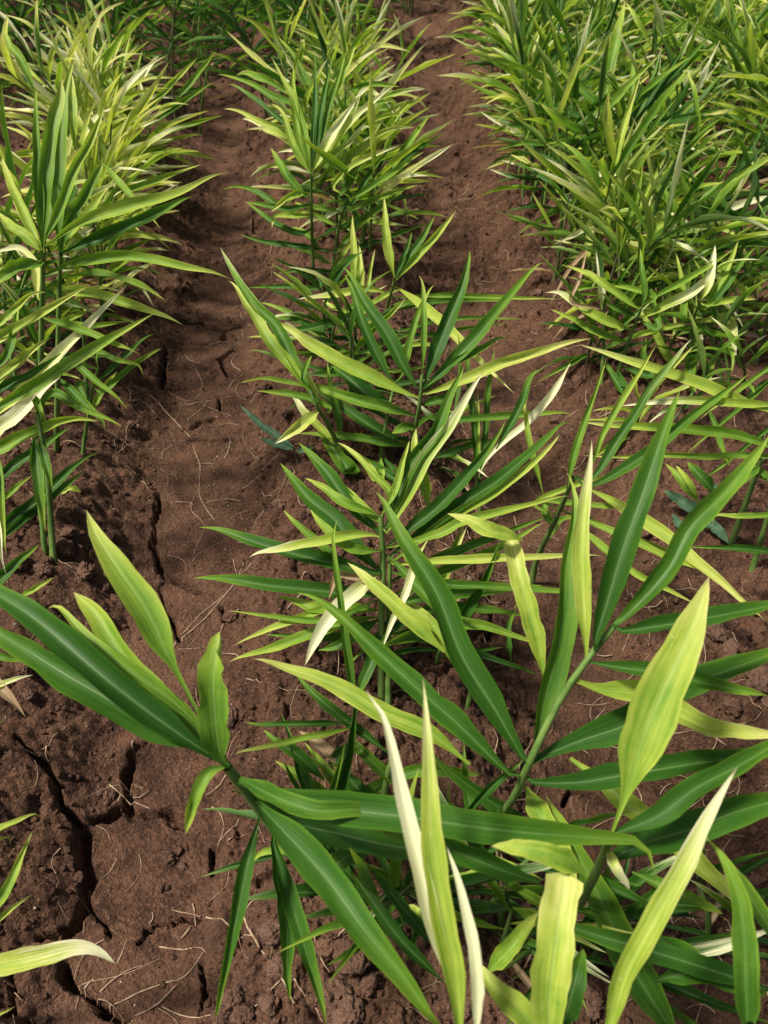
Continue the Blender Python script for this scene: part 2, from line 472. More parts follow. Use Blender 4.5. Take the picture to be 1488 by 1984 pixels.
def blade(spine, normals, halfw, k=.9, wave=.10, rag=0.0, blunt=False, nx=6, seed=0, twist=0.0, pet=0.0, curl=0.0):
    """verts, faces, uv of a leaf blade along a 3-D spine; k = how far the blade is rolled into a gutter"""
    rs = np.random.RandomState(seed)
    n = len(spine)
    t = np.linspace(0, 1, n)
    T = np.gradient(spine, axis=0); T /= np.linalg.norm(T, axis=1)[:, None] + 1e-12
    Nn = normals - T * (normals * T).sum(1)[:, None]
    Nn /= np.linalg.norm(Nn, axis=1)[:, None] + 1e-12
    S = np.cross(T, Nn)
    if twist:
        a = twist * (t - .25)
        S, Nn = S * np.cos(a)[:, None] + Nn * np.sin(a)[:, None], Nn * np.cos(a)[:, None] - S * np.sin(a)[:, None]
    w = blade_width(t, blunt, pet) * halfw
    if curl:
        spine = spine - Nn * (curl * np.clip((t - .88) / .12, 0, 1) ** 2 * np.linalg.norm(spine[-1] - spine[0]))[:, None]
    kk = k * (0.75 + 0.5 * np.sin(t * 7 + rs.rand() * 6) * .6 + .6 * np.exp(-(t / .12) ** 2))
    kk = np.clip(kk, .12, 2.6)
    us = np.linspace(-1, 1, nx + 1)
    V = np.zeros((n, nx + 1, 3)); UV = np.zeros((n, nx + 1, 2))
    ph = rs.rand(4) * 6.28
    knots = rs.rand(2, 14); knots[:, 0] = 0; knots[0] *= .6
    for j, u in enumerate(us):
        ed = 1 + (0.05 * np.sin(t * 23 + ph[0] + u) + 0.035 * np.sin(t * 41 + ph[1])) * abs(u)
        if rag:
            g = rag * np.interp(t, np.linspace(0, 1, 14), knots[0 if u < 0 else 1]) ** 2
            ed = ed - g * abs(u) ** 3
        lat = np.sin(kk * u) / kk * w * ed
        dep = (1 - np.cos(kk * u)) / kk * w
        dep = dep + abs(u) * w * .42                       # V along the midrib
        wv = wave * w * (u ** 2) * np.sin(t * (13 + 3 * rs.rand()) + ph[3] + (2.2 if u < 0 else 0)) * np.sin(np.pi * t)
        V[:, j] = spine + S * lat[:, None] + Nn * (dep + wv)[:, None]
        UV[:, j, 0] = (u + 1) / 2; UV[:, j, 1] = t
    return V.reshape(-1, 3), grid_faces(n, nx + 1), UV.reshape(-1, 2)

def tube(P, R, ns=7):
    P = np.asarray(P, float); n = len(P)
    T = np.gradient(P, axis=0); T /= np.linalg.norm(T, axis=1)[:, None] + 1e-12
    a = np.array([1.0, 0.13, 0.07])
    A = a - T * (T @ a)[:, None]; A /= np.linalg.norm(A, axis=1)[:, None] + 1e-12
    B = np.cross(T, A)
    th = np.linspace(0, 2 * np.pi, ns, endpoint=False)
    R = np.broadcast_to(np.asarray(R, float), (n,))
    V = P[:, None, :] + R[:, None, None] * (np.cos(th)[None, :, None] * A[:, None, :] + np.sin(th)[None, :, None] * B[:, None, :])
    i = np.arange(n - 1)[:, None] * ns + np.arange(ns)[None, :]
    j = np.arange(n - 1)[:, None] * ns + (np.arange(ns)[None, :] + 1) % ns
    F = np.stack([i, j, j + ns, i + ns], -1).reshape(-1, 4)
    return V.reshape(-1, 3), F

LIB = []
def make_library():
    rs = np.random.RandomState(4)
    for i in range(14):
        n = 13
        t = np.linspace(0, 1, n)
        droop = [0.04, .10, .16, .24, .34, .05, .12, -.05, .2, .42, .02, .08, .3, .14][i]
        sw = rs.uniform(-.06, .06)
        z = 0.10 * t - droop * t ** 2.2
        y = t * (1 - 0.35 * droop * t)
        if i in (4, 9): z = z - .16 * np.clip(t - .72, 0, 1) ** 1.2 * 2.4
        x = sw * np.sin(t * 3.0)
        sp = np.stack([x, y, z], 1)
        nor = np.tile([0, 0, 1.0], (n, 1))
        k = [.5, .8, 1.2, .9, .7, 1.9, 1.5, 1.0, 2.1, .8, 1.3, .45, 1.0, 1.7][i]
        V, F, UV = blade(sp, nor, 0.055, k=k, wave=.3, seed=i, nx=4, twist=rs.uniform(-.9, .9), rag=(.4 if i in (3, 11) else 0))
        LIB.append(mesh_np('leaf_blade', V, F, UV, M_LEAF))
make_library()

def leaf_obj(me, parent, Y, B=0., D=0., name='leaf'):
    o = bpy.data.objects.new(name, me)
    o.color = (max(0, min(1, Y)), max(0, min(1, B)), max(0, min(1, D)), 1)
    return link(o, parent)

# ------------------------------------------------------------------ plants traced from the photograph: stems and leaves at their own depth
class Traced:
    def __init__(s, label, group=None, name='ginger_plant', cat='plant'):
        s.stems = []; s.root = None; s.label = label; s.group = group; s.name = name; s.cat = cat; s.n = 0
    def stem(s, pts, r=0.0042, fr='p'):
        """pts: (px, py, height above the furrow floor)"""
        ox, oy, sc = FR[fr]
        P = [at_h(ox + a / sc, oy + b / sc, h) for a, b, h in pts]
        if s.root is None:
            b = P[0].copy(); b.z = gz0(b.x, b.y)
            s.root = tag(empty(s.name, b), s.label, s.cat, s.group)
        g = P[0].copy(); g.z = min(gz0(g.x, g.y) - .02, P[0].z - .01)
        Q = catmull(np.array([list(g)] + [list(q) for q in P]), 22)
        t = np.linspace(0, 1, 22)
        V, F = tube(Q - np.array(s.root.location), r * (1.2 - .55 * t) * (1 + .12 * np.abs(np.sin(t * 14))))
        o = bpy.data.objects.new('stem', mesh_np('stem', V, F, mat=M_STEM))
        link(o, s.root)
        s.stems.append((o, Q))
        return s
    def leaf(s, fr, pts, w, Y, B=0., k=.9, D=0., e=62., arch=0.012, rag=0., blunt=False, tilt=0., hb=None, tw=None, wave=.2, pet=0.):
        pp = pts_of(fr, pts)
        bx, by = pp[0]
        best = None
        for o, Q in s.stems:
            for q in Q[5:]:
                x, y, d = project(Vector(q))
                dd = math.hypot(x - bx, y - by)
                if best is None or dd < best[0]: best = (dd, o, q, d, x, y)
        dd, so, q, dep, sx, sy = best
        if hb is not None:
            dep = (at_h(bx, by, hb) - CAMP).dot(FWD)
        elif 6 < dd < 70:
            pp = [(sx, sy)] + pp                              # reach back to the stem it grows from
        r0 = ray(*pp[0])
        P0 = CAMP + r0 * dep
        a = math.radians(e)
        nrm = Vector((0, -math.cos(a), math.sin(a)))
        num = (P0 - CAMP).dot(nrm)
        L = np.r_[0, np.cumsum([math.hypot(pp[i + 1][0] - pp[i][0], pp[i + 1][1] - pp[i][1]) for i in range(len(pp) - 1)])]
        W = []
        for (x, y), l in zip(pp, L):
            r = ray(x, y); t = l / L[-1]
            d = num / r.dot(nrm) - arch * 4 * t * (1 - t)
            P = CAMP + r * d
            fl = gz0(P.x, P.y) + .022
            if P.z < fl: P = CAMP + r * ((fl - CAM_H) / r.z)
            W.append(list(P))
        n = 22
        sp = catmull(np.array(W), n)
        toc = np.array(CAMP)[None] - sp; toc /= np.linalg.norm(toc, axis=1)[:, None]
        nor = .65 * toc + .35 * np.array([0, 0, 1.0])
        if tilt:
            T = np.gradient(sp, axis=0); T /= np.linalg.norm(T, axis=1)[:, None]
            S = np.cross(T, nor); S /= np.linalg.norm(S, axis=1)[:, None]
            nor = nor * math.cos(tilt) + S * math.sin(tilt)
        dm = (Vector(sp[8]) - CAMP).dot(FWD)
        hw = .5 * w * .92 / FPX * dm * (k / math.sin(min(k, 1.55)) if k > .2 else 1)
        s.n += 1
        rr = random.Random(s.n * 131 + int(bx) * 7 + int(by))
        if tw is None: tw = rr.uniform(-.45, .45)
        if not rag: rag = rr.choice((0, .12, .2, .3))
        V, F, UV = blade(sp - np.array(s.root.location), nor, hw, k=k, wave=wave, rag=rag, blunt=blunt, seed=abs(s.n * 7 + int(bx)), twist=tw, pet=pet, curl=0 if blunt else rr.uniform(0, .05))
        me = mesh_np('leaf_blade', V, F, UV, M_LEAF)
        leaf_obj(me, so, Y, B, D).color[3] = 0.0 if blunt > 1 else 1.0
        return s
    def many(s, fr, rows):
        for r in rows:
            kw = r[3] if len(r) > 3 else {}
            s.leaf(fr, r[0], r[1], r[2], **kw)
        return s

def d(**k): return k

# ---- the shoot that leans over the cracked furrow, dark leaves off to the left
A = Traced('large dark green ginger plant leaning over the cracked mud, one leaf gnawed ragged')
A.stem([(690, 1800, .09), (600, 1690, .24), (520, 1590, .37), (440, 1485, .47)], .0058)
A.many('c5', [
    ([(890, 1050), (700, 930), (420, 720), (150, 490), (-30, 370), (-190, 250)], 62, .04, d(k=1.1, arch=.03)),
    ([(870, 1010), (620, 900), (300, 720), (40, 560), (-190, 430)], 72, .13, d(k=.7, e=70)),
    ([(790, 950), (640, 800), (520, 690), (430, 560), (370, 460), (285, 375)], 50, .36, d(k=.6, blunt=True)),
    ([(800, 920), (660, 790), (500, 680), (380, 590), (290, 500), (225, 430), (165, 422)], 30, .38, d(k=.8)),
    ([(865, 1010), (800, 900), (735, 780), (640, 600), (560, 440), (450, 280), (375, 160), (335, 50)], 66, .42, d(k=.45, e=48, pet=.34, rag=.05)),
    ([(850, 1000), (835, 880), (825, 740), (835, 620), (850, 528)], 66, .33, d(k=.35, e=40, blunt=6, rag=.9))])
A.many('c7', [([(810, 95), (770, 160), (740, 250), (718, 335)], 26, .45, d(e=50))])
A.many('p', [([(452, 1510), (540, 1545), (640, 1565), (780, 1582), (940, 1605), (1100, 1620), (1225, 1628), (1256, 1650), (1270, 1692)], 66, .14, d(k=.7, arch=.04, e=75))])
A.many('z7', [
    ([(90, 480), (300, 590), (520, 660), (760, 650), (860, 700), (935, 830)], 42, .25, d(k=.5, arch=.05)),
    ([(230, 700), (600, 780), (900, 850), (1200, 900), (1488, 980)], 54, .10, d(k=.6, e=80, arch=-.01)),
    ([(140, 580), (330, 780), (560, 1030), (780, 1330), (1000, 1600), (1180, 1850), (1260, 1960)], 66, .16, d(k=.8, e=80, arch=.03)),
    ([(190, 690), (120, 950), (60, 1250), (-30, 1650), (-70, 1900)], 24, .13, d(k=1.5, e=55)),
    ([(260, 820), (310, 1050), (345, 1350), (345, 1600), (365, 1765)], 34, .10, d(k=.8, e=55)),
    ([(270, 830), (360, 1150), (450, 1450), (520, 1680), (575, 1890)], 36, .14, d(k=.8, e=58)),
    ([(430, 930), (330, 885), (200, 900), (130, 970)], 16, .45),
    ([(820, 880), (700, 920), (600, 980), (540, 970)], 40, .2, d(hb=.33))])

# ---- the big shoot in front on the right with leaves spread like a fan
Bp = Traced('tall dark green ginger plant whose long leaves fan out flat, beside the broad yellow-green leaf')
Bp.stem([(905, 1640, .09), (985, 1560, .27), (1025, 1480, .38), (1080, 1365, .44), (1140, 1275, .48), (1200, 1200, .51)], .0041)
Bp.many('p', [
    ([(1190, 1215), (1250, 1155), (1300, 1095), (1335, 1025), (1394, 965), (1440, 910), (1500, 835)], 44, .24, d(k=1.1, e=52, wave=.3)),
    ([(1150, 1255), (1175, 1170), (1205, 1070), (1243, 964), (1280, 852), (1319, 749)], 52, .10, d(k=1.0, e=50)),
    ([(1136, 1260), (1131, 1185), (1124, 1085), (1129, 994), (1141, 912), (1147, 852)], 36, .68, d(B=.30, k=.7, e=50)),
    ([(1029, 1465), (1054, 1360), (1084, 1240), (1094, 1150), (1098, 1085), (1109, 1015), (1114, 912)], 52, .26, d(k=.8, e=48, tilt=.5)),
    ([(984, 1498), (894, 1410), (804, 1330), (746, 1277), (662, 1196), (612, 1159), (572, 1146)], 46, .16, d(k=1.0)),
    ([(1020, 1525), (1050, 1590), (1085, 1645), (1120, 1720)], 44, .55, d(hb=.28, e=80))])
Bp.many('c6', [
    ([(900, 525), (1050, 508), (1200, 485), (1488, 430), (1640, 400)], 38, .10, d(k=.8)),
    ([(790, 645), (900, 665), (1080, 690), (1300, 740), (1500, 775)], 32, .18, d(k=1.2)),
    ([(735, 715), (850, 755), (1000, 770), (1150, 850), (1300, 910), (1500, 930), (1620, 930)], 50, .66, d(k=.7, arch=-.01)),
    ([(545, 1030), (430, 830), (300, 620), (200, 370), (60, 150), (0, 20), (-30, -25)], 58, .11, d(k=1.0, e=56)),
    ([(590, 1020), (760, 950), (960, 880), (1150, 750), (1300, 690), (1488, 620), (1640, 560)], 66, .08, d(k=.6, e=66)),
    ([(620, 700), (592, 560), (540, 380), (510, 260), (488, 165)], 42, .60, d(k=.5, blunt=16, hb=.40, e=55, tw=0.)),
    ([(530, 175), (480, 155), (400, 135), (330, 100), (245, 70)], 32, .62, d(k=.5, hb=.49))])
Bp.many('c8', [([(560, 130), (750, 132), (950, 100), (1200, 60), (1488, 20), (1650, -5)], 48, .07, d(k=.9))])

# ---- plant with the broad backlit leaf
Cp = Traced('ginger plant with one broad upright bright yellow-green leaf above dark crossing leaves')
Cp.stem([(1090, 1800, .09), (1140, 1720, .30), (1180, 1630, .44)], .0048)
Cp.many('p', [([(1185, 1615), (1205, 1560), (1236, 1460), (1274, 1360), (1319, 1260), (1352, 1180), (1376, 1112)], 96, .54, d(k=.3, e=42, wave=.06, pet=.16, tw=0., rag=.04))])
Cp.many('c8', [
    ([(890, 330), (1050, 270), (1200, 160), (1370, 70), (1488, 0), (1640, -90)], 46, .13, d(k=.9)),
    ([(860, 440), (1000, 370), (1200, 310), (1350, 250), (1488, 210), (1680, 150)], 66, .10, d(k=.8)),
    ([(720, 40), (840, 130), (1000, 270), (1100, 330), (1250, 480), (1400, 600), (1520, 700)], 48, .58, d(hb=.22, e=85)),
    ([(960, 480), (1120, 550), (1250, 610), (1320, 645)], 24, .35, d(hb=.25, k=1.3)),
    ([(870, 400), (900, 470), (955, 550)], 20, .8, d(B=.6))])

# ---- the leaves that rise past the camera at the bottom of the picture
Dp = Traced('ginger plant with a twisted cream-white and yellow leaf standing up over dark foliage')
Dp.stem([(960, 2070, .09), (925, 2060, .3), (905, 2010, .49)], .0052)
Dp.stem([(1150, 2080, .09), (1130, 2050, .3), (1120, 2000, .45)], .0050)
Dp.many('z7', [
    ([(1330, 1750), (1240, 1480), (1170, 1260), (1125, 1050), (1060, 800), (1010, 580), (960, 350), (900, 120), (830, -10), (815, -60)], 38, .92, d(B=.95, k=.6, hb=.49, e=52)),
    ([(1350, 1990), (1310, 1600), (1240, 1250), (1190, 900), (1172, 600), (1160, 300), (1140, 0), (1132, -110)], 50, .60, d(k=.8, e=48, B=.2)),
    ([(1440, 1990), (1440, 1600), (1400, 1330), (1330, 1050), (1265, 860)], 28, .92, d(B=1.0, k=.6, hb=.50, e=52))])
Dp.many('c8', [
    ([(640, 1170), (640, 950), (670, 700), (700, 480)], 80, .62, d(k=.45, e=55, blunt=40, hb=.45, tw=0., wave=.3)),
    ([(1150, 1150), (980, 880), (870, 650), (760, 430), (690, 290), (630, 190)], 66, .22, d(k=.8, e=50)),
    ([(860, 1100), (930, 880), (1040, 680), (1150, 480), (1250, 280), (1370, 60)], 46, .64, d(B=.35, k=.9, e=48)),
    ([(700, 1200), (520, 1020), (400, 900), (330, 800)], 50, .55, d(hb=.40)),
    ([(400, 870), (500, 760), (600, 630)], 36, .5, d(hb=.33)),
    ([(1520, 950), (1300, 870), (1050, 790), (750, 700), (560, 620)], 44, .06, d(hb=.3, e=80)),
    ([(690, 1090), (740, 900), (775, 770)], 50, .08, d(hb=.34)),
    ([(1050, 900), (1200, 870), (1350, 910), (1500, 960)], 50, .2, d(hb=.28)),
    ([(600, 520), (450, 470), (250, 390), (100, 340), (-60, 310)], 46, .14, d(hb=.42)),
    ([(775, 480), (680, 430), (560, 395), (410, 375)], 48, .5, d(hb=.505, k=.5))])
Dp.many('z7', [
    ([(1250, 1650), (1000, 1400), (850, 1200), (690, 980)], 26, .08, d(hb=.28, k=1.2)),
    ([(1200, 1450), (1000, 1200), (780, 930)], 22, .08, d(hb=.28, k=1.2)),
    ([(1160, 1290), (1100, 1240), (1045, 1195)], 14, .6, d(hb=.4))])
Dr = Traced('ginger plant with a single green leaf hanging in a curve beside cream-tipped one')
Dr.stem([(1470, 2070, .09), (1460, 2040, .3), (1455, 1990, .46)], .0048)
Dr.many('c8', [([(1410, 1120), (1400, 850), (1385, 620), (1330, 450), (1245, 340)], 50, .24, d(e=50, k=.7)),
               ([(1560, 800), (1440, 610), (1330, 450), (1270, 360)], 34, .3, d(hb=.36))])

# ---- low plant between the fan and the leaning shoot
Ip = Traced('low ginger plant with a withered tan leaf, on the ridge below the leaf fan')
Ip.stem([(735, 1620, .09), (748, 1520, .21), (765, 1450, .27)], .0045)
Ip.many('p', [([(910, 1481), (826, 1417), (742, 1384), (680, 1345), (622, 1317), (562, 1297), (488, 1270)], 42, .56, d(k=.6, hb=.34)),
              ([(749, 1457), (675, 1400), (611, 1347), (565, 1297)], 20, .12, d(k=1.4))])
Ip.many('z7', [
    ([(700, 150), (450, 160), (180, 160), (100, 140)], 14, .10, d(k=1.4)), ([(720, 180), (500, 230), (280, 280), (30, 325)], 15, .55, d(k=1.3)),
    ([(560, 480), (400, 330), (300, 270), (210, 190)], 26, .15), ([(740, 600), (620, 480), (530, 370), (445, 260)], 27, .3),
    ([(620, 580), (480, 500), (380, 430), (270, 365)], 18, .4), ([(700, 440), (640, 360), (520, 260), (410, 195)], 26, .7, d(D=.9)),
    ([(940, 480), (830, 370), (750, 290), (718, 235), (750, 208)], 26, .26), ([(740, 600), (850, 530), (960, 460), (1080, 410)], 26, .25),
    ([(960, 470), (1100, 430), (1250, 430), (1480, 450)], 26, .3), ([(790, 560), (700, 470), (610, 400)], 26, .08),
    ([(590, 390), (660, 330), (740, 260)], 24, .08)])

# ---- middle plant
E = Traced('ginger plant with dark green feathered leaves and one bleached drooping leaf, in the middle row')
E.stem([(740, 1370, .08), (738, 1230, .20), (742, 1100, .29), (738, 1000, .36)], .0048)
E.stem([(752, 1385, .08), (752, 1200, .21), (756, 1090, .30)], .0042)
E.stem([(905, 1370, .08), (915, 1330, .12), (905, 1310, .20)], .0036)
E.many('z6', [
    ([(1100, 720), (950, 560), (850, 430), (720, 330), (620, 210), (545, 110)], 40, .10, d(k=.7)),
    ([(1110, 510), (1000, 400), (900, 290), (800, 150), (650, -10)], 32, .12), ([(1110, 450), (1010, 350), (920, 240)], 16, .5),
    ([(930, 350), (800, 260), (680, 190)], 20, .45), ([(1180, 290), (1080, 180), (970, 60), (870, -20)], 17, .55),
    ([(1110, 745), (850, 690), (600, 630), (400, 570), (200, 500), (75, 475)], 32, .08), ([(1100, 530), (980, 525), (760, 570), (560, 605), (350, 640)], 24, .7, d(B=.3)),
    ([(1120, 880), (800, 850), (500, 820), (250, 780), (40, 770)], 32, .10), ([(1100, 750), (1000, 840), (850, 980), (750, 1130), (680, 1290)], 34, .92, d(B=.75, k=.5, arch=.02)),
    ([(960, 940), (860, 930), (680, 1000), (500, 1060), (270, 1160)], 17, .55), ([(1090, 1000), (900, 1040), (740, 1090), (500, 1180), (235, 1250)], 23, .45),
    ([(1080, 960), (950, 950), (750, 950), (640, 910), (510, 875)], 25, .42), ([(985, 1560), (940, 1250), (900, 950), (860, 650), (850, 550), (865, 430)], 17, .26, d(k=1.3, e=40, hb=.2)),
    ([(1390, 560), (1330, 670), (1260, 880), (1190, 1020), (1130, 1190)], 17, .9, d(B=.7, hb=.36)),
    ([(1488, 1200), (1300, 1020), (1150, 880), (1000, 740), (930, 680)], 36, .62, d(k=.7, hb=.30)),
    ([(1100, 900), (980, 960), (860, 1010), (700, 1020), (240, 960)], 14, .35), ([(1110, 1120), (900, 1120), (700, 1110), (460, 1100)], 18, .12),
    ([(1110, 800), (1000, 770), (880, 760), (820, 900)], 22, .7, d(D=.85)), ([(1090, 620), (950, 600), (800, 480), (710, 370)], 22, .4),
    ([(900, 680), (800, 600), (660, 480), (560, 380)], 16, .35), ([(1120, 1010), (1010, 1080), (880, 1160), (760, 1190)], 24, .1)])
E.many('p', [
    ([(745, 1065), (800, 1020), (850, 980), (920, 903), (962, 846), (980, 815)], 27, .12), ([(760, 1075), (892, 979), (962, 934), (1013, 891), (1067, 843), (1092, 816), (1116, 810)], 28, .08),
    ([(765, 1085), (880, 1000), (950, 960), (1040, 890), (1098, 828)], 20, .55), ([(750, 1020), (795, 903), (841, 843), (871, 767), (904, 704)], 28, .16),
    ([(755, 1025), (825, 888), (871, 828), (910, 761), (940, 713)], 28, .55, d(B=.45)), ([(832, 985), (817, 918), (804, 867), (806, 828)], 24, .55, d(hb=.34, e=45)),
    ([(765, 950), (780, 897), (794, 852)], 15, .55), ([(1104, 705), (1068, 767), (1022, 819), (962, 870), (924, 917)], 17, .95, d(B=1.0, hb=.33)),
    ([(760, 1110), (864, 1132), (944, 1137), (1094, 1147), (1164, 1150)], 19, .26), ([(755, 1190), (794, 1165), (909, 1150), (1054, 1132)], 24, .22),
    ([(760, 1095), (864, 1087), (944, 1083), (1044, 1080), (1174, 1073)], 18, .7), ([(905, 1320), (870, 1260), (830, 1200), (770, 1150)], 24, .6),
    ([(755, 1080), (869, 1195), (944, 1215), (1019, 1240), (1064, 1253)], 24, .32), ([(750, 1130), (860, 1080), (960, 1040), (1060, 1000)], 22, .12),
    ([(752, 1160), (850, 1110), (960, 1065), (1054, 1010)], 20, .3), ([(760, 1060), (850, 1035), (900, 1010), (1000, 985), (1110, 955)], 19, .52),
    ([(752, 1230), (840, 1180), (930, 1180), (1030, 1195)], 22, .16), ([(745, 1210), (720, 1280), (700, 1330), (690, 1375)], 26, .1)])

# ---- plants behind it along the middle row
Fp = Traced('upright ginger plant with dark sword leaves and one long yellow leaf pointing at next row')
Fp.stem([(790, 905, .08), (800, 850, .15), (812, 790, .24), (818, 725, .30)], .0042)
Fp.stem([(735, 905, .08), (748, 820, .17), (765, 740, .24)], .0038)
Fp.stem([(930, 985, .05), (925, 940, .1), (922, 905, .16)], .0032)
Fp.many('p', [([(807, 751), (780, 707), (750, 649), (709, 591), (684, 545), (666, 511)], 28, .13, d(e=50))])
Fp.many('z3', [
    ([(1310, 1110), (1200, 900), (1110, 680), (1050, 480), (990, 370)], 22, .13, d(e=50)), ([(1530, 1270), (1380, 1215), (1200, 1130), (950, 1000), (750, 880), (600, 770), (440, 710)], 30, .6),
    ([(1530, 1410), (1400, 1370), (1200, 1320), (1000, 1260), (800, 1190), (630, 1165)], 24, .35), ([(1380, 1570), (1300, 1540), (1150, 1450), (1000, 1350), (850, 1260), (760, 1200)], 24, .15),
    ([(1430, 1620), (1200, 1580), (950, 1545), (650, 1520)], 20, .3), ([(1180, 1260), (1050, 1150), (900, 1030)], 32, .03),
    ([(1380, 1860), (1200, 1760), (1050, 1680), (950, 1620)], 20, .1), ([(1240, 1860), (1150, 1740), (1050, 1660), (930, 1590)], 18, .55)])
Fp.many('z4', [
    ([(235, 900), (300, 700), (400, 450), (480, 250), (540, 0)], 28, .10, d(e=45)), ([(230, 940), (400, 750), (600, 540), (800, 300), (1000, 60)], 26, .25, d(e=52)),
    ([(225, 800), (235, 600), (235, 420), (230, 250), (205, 165)], 13, .38, d(e=42)), ([(100, 800), (160, 550), (220, 380), (300, 220)], 15, .38, d(e=45)),
    ([(240, 940), (450, 870), (700, 760), (950, 680), (1150, 610), (1310, 580)], 24, .74), ([(240, 900), (400, 760), (600, 650), (710, 580), (790, 580)], 18, .22),
    ([(570, 1500), (570, 1300), (545, 1000), (520, 800), (515, 560)], 14, .16, d(e=42, k=1.3)), ([(600, 1480), (630, 1200), (650, 900), (690, 640)], 13, .2, d(e=42, k=1.3)),
    ([(590, 1480), (585, 1250), (580, 900)], 8, .55, d(e=42)), ([(1000, 1580), (930, 1320), (900, 1150), (870, 890)], 12, .5, d(e=45, hb=.22)),
    ([(700, 1290), (800, 1120), (870, 980), (920, 830), (1000, 765)], 18, .15, d(e=50, hb=.28)), ([(200, 1080), (400, 1110), (650, 1090), (900, 1070), (1150, 1055), (1210, 1090)], 16, .3),
    ([(180, 1150), (100, 1160), (30, 1190)], 20, .25), ([(220, 1010), (330, 980), (460, 940)], 18, .2), ([(300, 1350), (450, 1300), (650, 1220)], 16, .14, d(hb=.12))])
Kp = Traced('pale ginger plant with two bright yellow leaves forming a V at its tip')
Kp.stem([(735, 690, .08), (745, 620, .20), (765, 540, .32)], .0038)
Kp.stem([(690, 690, .08), (688, 640, .16), (686, 600, .22)], .0036)
Kp.many('z8', [([(1025, 1425), (985, 1250), (970, 1080), (965, 950)], 18, .62, d(e=40)), ([(1035, 1435), (1150, 1310), (1250, 1200), (1380, 1035)], 16, .55, d(e=48)),
               ([(1040, 1400), (1090, 1270), (1125, 1160)], 11, .15, d(e=45)), ([(1110, 1300), (1180, 1200), (1260, 1060)], 14, .2, d(e=48))])
Kp.many('z3', [
    ([(1070, 660), (1070, 400), (1060, 150), (1050, -60)], 17, .6, d(e=42)), ([(1100, 480), (1105, 300), (1095, 150)], 17, .62, d(e=42)), ([(1155, 480), (1185, 330), (1215, 190)], 8, .6, d(e=45)),
    ([(1320, 525), (1200, 490), (1050, 505), (900, 530), (650, 555)], 16, .7, d(B=.3)), ([(1110, 670), (900, 730), (700, 780), (500, 800)], 20, .1), ([(1300, 640), (1450, 590), (1600, 560)], 14, .3)])
Kp.many('z4', [
    ([(30, 320), (350, 310), (700, 320), (980, 325), (1105, 330)], 12, .42), ([(0, 410), (300, 350), (550, 340), (800, 340)], 12, .25), ([(100, 530), (250, 490), (500, 455), (800, 455), (880, 430)], 10, .3),
    ([(0, 550), (250, 560), (500, 520), (780, 480)], 10, .2), ([(60, 255), (240, 390), (400, 530), (530, 660), (640, 770), (800, 915)], 20, .7, d(B=.2, e=85)),
    ([(60, 640), (250, 620), (440, 660)], 9, .55), ([(0, 780), (150, 780), (330, 740)], 9, .4)])

G = Traced('ginger shoot with rolled yellow-edged leaf tips slanting out over the cracked furrow')
G.stem([(665, 890, .08), (640, 830, .18), (615, 790, .25), (600, 755, .28)], .0042)
G.stem([(640, 700, .08), (645, 650, .16), (650, 620, .2)], .0036)
G.many('z3', [
    ([(800, 1300), (650, 1050), (500, 750), (350, 600), (200, 370), (95, 175)], 24, .26, d(B=.2)), ([(790, 1290), (640, 1080), (480, 900), (370, 720), (260, 550), (160, 390)], 25, .55, d(rag=.35)),
    ([(830, 1400), (760, 1180), (680, 1030), (590, 880)], 13, .75, d(B=.5)), ([(780, 1390), (650, 1490), (490, 1600)], 24, .76, d(B=.3)),
    ([(910, 1600), (880, 1550), (720, 1390), (650, 1290), (590, 1210)], 17, .7, d(B=.4)), ([(1050, 1830), (950, 1690), (850, 1540), (780, 1450)], 32, .25),
    ([(830, 780), (700, 730), (600, 700), (470, 690)], 15, .1), ([(820, 850), (600, 830), (400, 825), (290, 830)], 12, .5), ([(860, 1080), (600, 1000), (450, 950), (300, 910)], 13, .12),
    ([(660, 1170), (500, 1140), (400, 1130), (230, 1160)], 10, .5), ([(900, 1350), (750, 1280), (600, 1240), (350, 1215)], 16, .4), ([(1000, 660), (900, 610), (830, 560)], 11, .6),
    ([(900, 860), (780, 790), (640, 690), (560, 640), (380, 570)], 13, .35), ([(1100, 1010), (950, 920), (820, 850)], 16, .3), ([(700, 1130), (720, 1040), (760, 960)], 11, .3),
    ([(960, 1560), (950, 1400), (900, 1200), (870, 1010)], 14, .25, d(e=48))])

